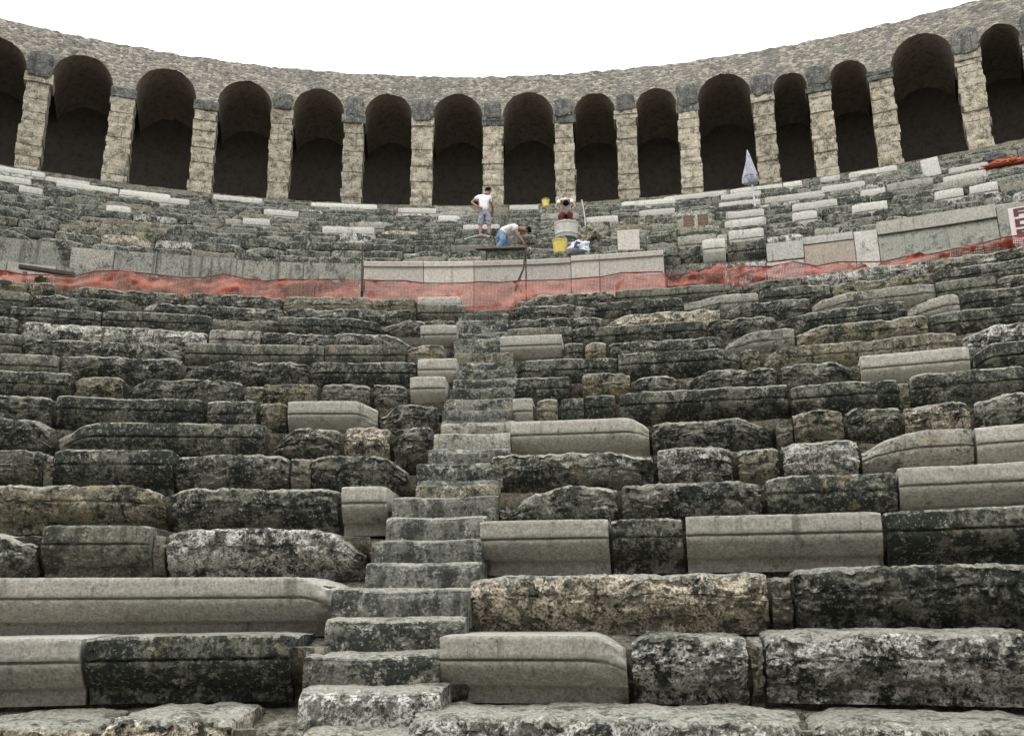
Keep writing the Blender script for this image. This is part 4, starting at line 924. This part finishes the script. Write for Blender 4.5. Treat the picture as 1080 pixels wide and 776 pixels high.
def person(label, loc, rz, J, shirt, trousers, face_dir, sleeve=.55, trouser_to='ankle', group='workers restoring the upper tiers'):
    """J: joint name -> local position. Body, then shirt, trousers, shoes and hair as children."""
    J = {k: Vector(v) for k, v in J.items()}
    e = empty('person', loc, rz); tag(e, label, 'person', group)
    Rb = dict(pelvis=(.14, .11), spine=(.125, .10), chest=(.15, .11), neck=.05, skull=(.078, .09), crown=(.06, .07))
    for s in 'LR': Rb.update({'sh' + s: .058, 'el' + s: .040, 'wr' + s: .027, 'pa' + s: (.036, .02), 'hip' + s: .085, 'kn' + s: .058, 'an' + s: .038, 'toe' + s: (.042, .03)})
    E = [('pelvis', 'spine'), ('spine', 'chest'), ('chest', 'neck'), ('neck', 'skull'), ('skull', 'crown')]
    for s in 'LR': E += [('chest', 'sh' + s), ('sh' + s, 'el' + s), ('el' + s, 'wr' + s), ('wr' + s, 'pa' + s), ('pelvis', 'hip' + s), ('hip' + s, 'kn' + s), ('kn' + s, 'an' + s), ('an' + s, 'toe' + s)]
    body = skin_mesh('body', J, E, Rb, 'pelvis')
    bm = bmesh.new(); bm.from_mesh(body)
    fd = Vector(face_dir).normalized(); hd = (J['crown'] - J['skull']).normalized(); sd = fd.cross(hd).normalized()
    c = J['skull'] + hd * .02
    tube_bm(bm, [c + fd * .078 + hd * .022, c + fd * .098 - hd * .005, c + fd * .108 - hd * .022, c + fd * .085 - hd * .03], [.008, .012, .016, .01], 8)   # nose
    for s in (-1, 1): tube_bm(bm, [c + sd * s * .072 + hd * .03, c + sd * s * .086 + hd * .012 - fd * .01, c + sd * s * .078 - hd * .03], [.012, .018, .01], 8)   # ears
    for s in 'LR':                                             # five fingers each, bent and unequal
        w, p = J['wr' + s], J['pa' + s]; d = (p - w).normalized()
        side = d.cross(Vector((0, 1, .3))).normalized(); nrm = side.cross(d).normalized()
        for q, ln in enumerate((.062, .074, .078, .066)):
            b = p + side * (q - 1.5) * .019 + d * .015
            tube_bm(bm, [b, b + d * ln * .45, b + d * ln * .8 + nrm * .016, b + d * ln * .92 + nrm * .036], [.0095, .009, .0085, .007], 7)
        b = w + d * .025 + side * -.03
        tube_bm(bm, [b, b - side * .022 + d * .028, b - side * .026 + d * .058 + nrm * .014], [.012, .0105, .008], 7)
    for f in bm.faces: f.smooth = True
    me = bpy.data.meshes.new('body'); bm.to_mesh(me); bm.free(); link('body', me, SKIN_MATS, e)
    M_EYE = HAIR
    for s in (-1, 1):
        bm = bmesh.new(); bmesh.ops.create_uvsphere(bm, u_segments=10, v_segments=8, radius=.011); o_ = from_bm('eye', bm, M_EYE, e, True); o_.location = c + fd * .076 + sd * s * .032 + hd * .024
    bm = bmesh.new(); tube_bm(bm, [c + fd * .082 - sd * .025 - hd * .052, c + fd * .090 - hd * .054, c + fd * .082 + sd * .025 - hd * .052], [.005, .008, .005], 6); from_bm('mouth', bm, flat('lips', (.22, .09, .07)), e, True)
    # hair cap over the skull
    bm = bmesh.new(); bmesh.ops.create_icosphere(bm, subdivisions=4, radius=1)
    for v in list(bm.verts):
        q = v.co
        loc_ = c + hd * (.035 + q.z * .098) + fd * (-.014 + q.y * .101) + sd * (q.x * .088)
        if q.y > .45 and q.z < .45: loc_ = c + hd * (.035 + max(q.z, .2) * .07) + fd * (q.y * .05) + sd * q.x * .06
        if q.z < -.55: loc_ -= hd * -.03
        v.co = loc_ + Vector([random.uniform(-.004, .004) for _ in range(3)])
    from_bm('hair', bm, HAIR, e, True, 70)
    # shirt
    Js = {k: J[k].copy() for k in ('pelvis', 'spine', 'chest', 'neck', 'shL', 'shR')}
    Js['neck'] = J['chest'].lerp(J['neck'], .62)
    Js['pelvis'] = J['pelvis'] + (J['pelvis'] - J['spine']) * .30
    Rs = dict(pelvis=(.178, .150), spine=(.155, .13), chest=(.175, .135), neck=.068, shL=.082, shR=.082)
    Es = [('pelvis', 'spine'), ('spine', 'chest'), ('chest', 'neck'), ('chest', 'shL'), ('chest', 'shR')]
    for s in 'LR': Js['sl' + s] = J['sh' + s].lerp(J['el' + s], sleeve); Rs['sl' + s] = .072; Es.append(('sh' + s, 'sl' + s))
    link('shirt', skin_mesh('shirt', Js, Es, Rs, 'pelvis'), shirt, e)
    # trousers
    Jt = {'waist': J['pelvis'].lerp(J['spine'], .35), 'pelvis': J['pelvis']}; Rt = dict(waist=(.145, .118), pelvis=(.162, .135)); Et = [('waist', 'pelvis')]
    for s in 'LR':
        Jt['hip' + s] = J['hip' + s]; Rt['hip' + s] = .108; Jt['kn' + s] = J['kn' + s]; Rt['kn' + s] = .082; Et += [('pelvis', 'hip' + s), ('hip' + s, 'kn' + s)]
        if trouser_to == 'ankle': Jt['an' + s] = J['kn' + s].lerp(J['an' + s], .92); Rt['an' + s] = .064; Et.append(('kn' + s, 'an' + s))
        else: Jt['an' + s] = J['kn' + s].lerp(J['an' + s], .14); Rt['an' + s] = .084; Et.append(('kn' + s, 'an' + s))
    link('trousers', skin_mesh('trousers', Jt, Et, Rt, 'pelvis'), trousers, e)
    for s in 'LR':
        a, t_ = J['an' + s], J['toe' + s]; d = (t_ - a); d.z = 0; d.normalize(); bz = min(a.z, t_.z) - .012
        bm = bmesh.new(); b0 = Vector((a.x, a.y, bz))
        tube_bm(bm, [b0 - d * .085 + Vector((0, 0, .022)), b0 - d * .06 + Vector((0, 0, .03)), b0 + d * .06 + Vector((0, 0, .028)), b0 + d * .15 + Vector((0, 0, .016)), b0 + d * .19 + Vector((0, 0, .012))], [.022, .046, .048, .044, .018], 10)
        from_bm('shoe', bm, M_BLK, e, True)
    return e

person('person standing with back turned in pinkish-white T-shirt and grey shorts, hand on hip', on_row(4, -9.83, .26), rad(9.8),
       dict(pelvis=(-.02, 0, .80), spine=(-.03, 0, .98), chest=(-.04, .03, 1.20), neck=(.05, .06, 1.38), skull=(.09, .09, 1.49), crown=(.11, .10, 1.58),
            shL=(-.20, .0, 1.27), elL=(-.40, -.04, 1.09), wrL=(-.22, -.12, .92), paL=(-.155, -.14, .88), shR=(.13, .05, 1.26), elR=(.22, .12, 1.03), wrR=(.20, .28, .90), paR=(.19, .34, .87),
            hipL=(-.11, 0, .76), knL=(-.13, .02, .42), anL=(-.14, -.02, .07), toeL=(-.16, .12, .03), hipR=(.08, 0, .76), knR=(.11, .03, .42), anR=(.12, -.02, .07), toeR=(.15, .12, .03)),
       cloth('pinkish_white_cotton', (.72, .64, .68)), cloth('grey_shorts_cloth', (.26, .27, .33)), (.6, .8, -.05), .55, 'knee')
person('person bending low to the right in white T-shirt and blue jeans', on_row(1, -8.35, .45), rad(8.3),
       dict(pelvis=(-.16, .0, .56), spine=(.0, .0, .66), chest=(.20, -.01, .70), neck=(.36, -.02, .68), skull=(.475, -.03, .655), crown=(.565, -.03, .64),
            shL=(.22, .15, .70), elL=(.36, .14, .46), wrL=(.46, .10, .24), paL=(.49, .08, .17), shR=(.20, -.17, .68), elR=(.28, -.20, .44), wrR=(.42, -.16, .26), paR=(.46, -.14, .19),
            hipL=(-.15, .10, .54), knL=(.02, .12, .36), anL=(-.16, .12, .08), toeL=(-.02, .12, .03), hipR=(-.15, -.10, .54), knR=(-.08, -.14, .34), anR=(-.24, -.13, .08), toeR=(-.10, -.14, .03)),
       cloth('white_cotton', (.74, .73, .74)), cloth('faded_blue_denim', (.16, .25, .40)), (.25, -.2, -1), .45, 'ankle')
person('person crouching face down over the white tub, white shirt and maroon trousers', on_row(5, -5.6, .34), rad(5.6),
       dict(pelvis=(.0, .22, .64), spine=(.0, .10, .83), chest=(.0, -.12, .96), neck=(.01, -.28, .89), skull=(.02, -.36, .80), crown=(.02, -.40, .715),
            shL=(-.18, -.14, .94), elL=(-.30, -.26, .70), wrL=(-.20, -.42, .54), paL=(-.15, -.47, .49), shR=(.18, -.14, .94), elR=(.30, -.26, .70), wrR=(.21, -.42, .54), paR=(.16, -.47, .49),
            hipL=(-.10, .20, .62), knL=(-.14, -.14, .50), anL=(-.13, .02, .07), toeL=(-.14, -.13, .03), hipR=(.10, .20, .62), knR=(.14, -.14, .50), anR=(.13, .02, .07), toeR=(.15, -.13, .03)),
       cloth('white_shirt_cloth', (.76, .75, .77)), cloth('maroon_cloth', (.13, .022, .035)), (0, .9, -.42), .5, 'ankle')

# ------------------------------------------------------------------ stage building across the orchestra, behind the viewer
sb = empty('stage_building', (0, -8.5, GROUND_Z)); tag(sb, 'tall stone stage building closing the theatre opposite the seats', 'building')
bm = bmesh.new(); box_bm(bm, (0, -1.5, 11.6), (62, 3, 23.4)); from_bm('facade', bm, M_RUBBLE, sb)
for z in (5.6, 11.4, 17.2, 23.1):
    bm = bmesh.new(); box_bm(bm, (0, .22, z), (62.3, .5, .45), .05); from_bm('cornice', bm, M_WALLO, sb)
for x in (-16, -8, 0, 8, 16):
    bm = bmesh.new(); box_bm(bm, (x, .03, 1.9 if x else 2.3), (1.9, .1, 3.7 if x else 4.5), .02); from_bm('door', bm, M_DARK, sb)
    for z in (8.3, 14.1):
        bm = bmesh.new(); box_bm(bm, (x, .03, z), (1.6, .1, 2.6), .02); from_bm('window', bm, M_DARK, sb)

# ------------------------------------------------------------------ light, sky, camera
SUN_EL, SUN_AZ = 58, 200                                       # degrees; azimuth from +y clockwise
world = bpy.data.worlds.new('World'); scene.world = world; world.use_nodes = True
nt = world.node_tree; bg = nt.nodes['Background']
sky = N(nt, 'ShaderNodeTexSky', sky_type='NISHITA'); sky.sun_disc = False; sky.sun_elevation = rad(SUN_EL); sky.sun_rotation = rad(SUN_AZ); sky.dust_density = 6; sky.air_density = 1.5
# cloud layer: an even bright overcast veils most of the blue
tc = N(nt, 'ShaderNodeTexCoord'); cl = noise(nt, tc.outputs['Generated'], 1.6, 5, .55)
veil = mixc(nt, cl, (13.6, 14.1, 14.0), (16.6, 17.1, 16.8))
nt.links.new(mixc(nt, .82, sky.outputs[0], veil), bg.inputs['Color'])
bg.inputs['Strength'].default_value = .10
sl = bpy.data.lights.new('sun', 'SUN'); sl.energy = 1.0; sl.angle = rad(18); sl.color = (1, .98, .94)
so = bpy.data.objects.new('sun', sl); COL.objects.link(so)
dv = Vector((math.sin(rad(SUN_AZ)) * math.cos(rad(SUN_EL)), math.cos(rad(SUN_AZ)) * math.cos(rad(SUN_EL)), math.sin(rad(SUN_EL))))
so.rotation_euler = dv.to_track_quat('Z', 'Y').to_euler(); so.location = (0, 0, 60)

cd = bpy.data.cameras.new('camera'); cd.sensor_fit = 'HORIZONTAL'; cd.sensor_width = 36; cd.lens = 36 * 934.7 / 1080; cd.clip_end = 3000; cd.clip_start = .05
cam = bpy.data.objects.new('camera', cd); COL.objects.link(cam)
Fw = Vector((-0.18811657, 0.94892291, 0.25329324)); Xv = Vector((0.98040142, 0.19679795, -0.00914489)); Uv = Vector((0.05852538, -0.24660874, 0.96734632))
m = Matrix((Xv, Uv, -Fw)).transposed().to_4x4(); m.translation = Vector((0.0225, 7.63, 0)); cam.matrix_world = m
scene.camera = cam

scene.render.engine = 'CYCLES'
scene.cycles.use_denoising = True
scene.cycles.max_bounces = 6; scene.cycles.diffuse_bounces = 3; scene.cycles.transparent_max_bounces = 8
scene.view_settings.view_transform = 'Standard'; scene.view_settings.look = 'None'
scene.view_settings.exposure = 0.66; scene.view_settings.gamma = 1.0; scene.view_settings.use_curve_mapping = False
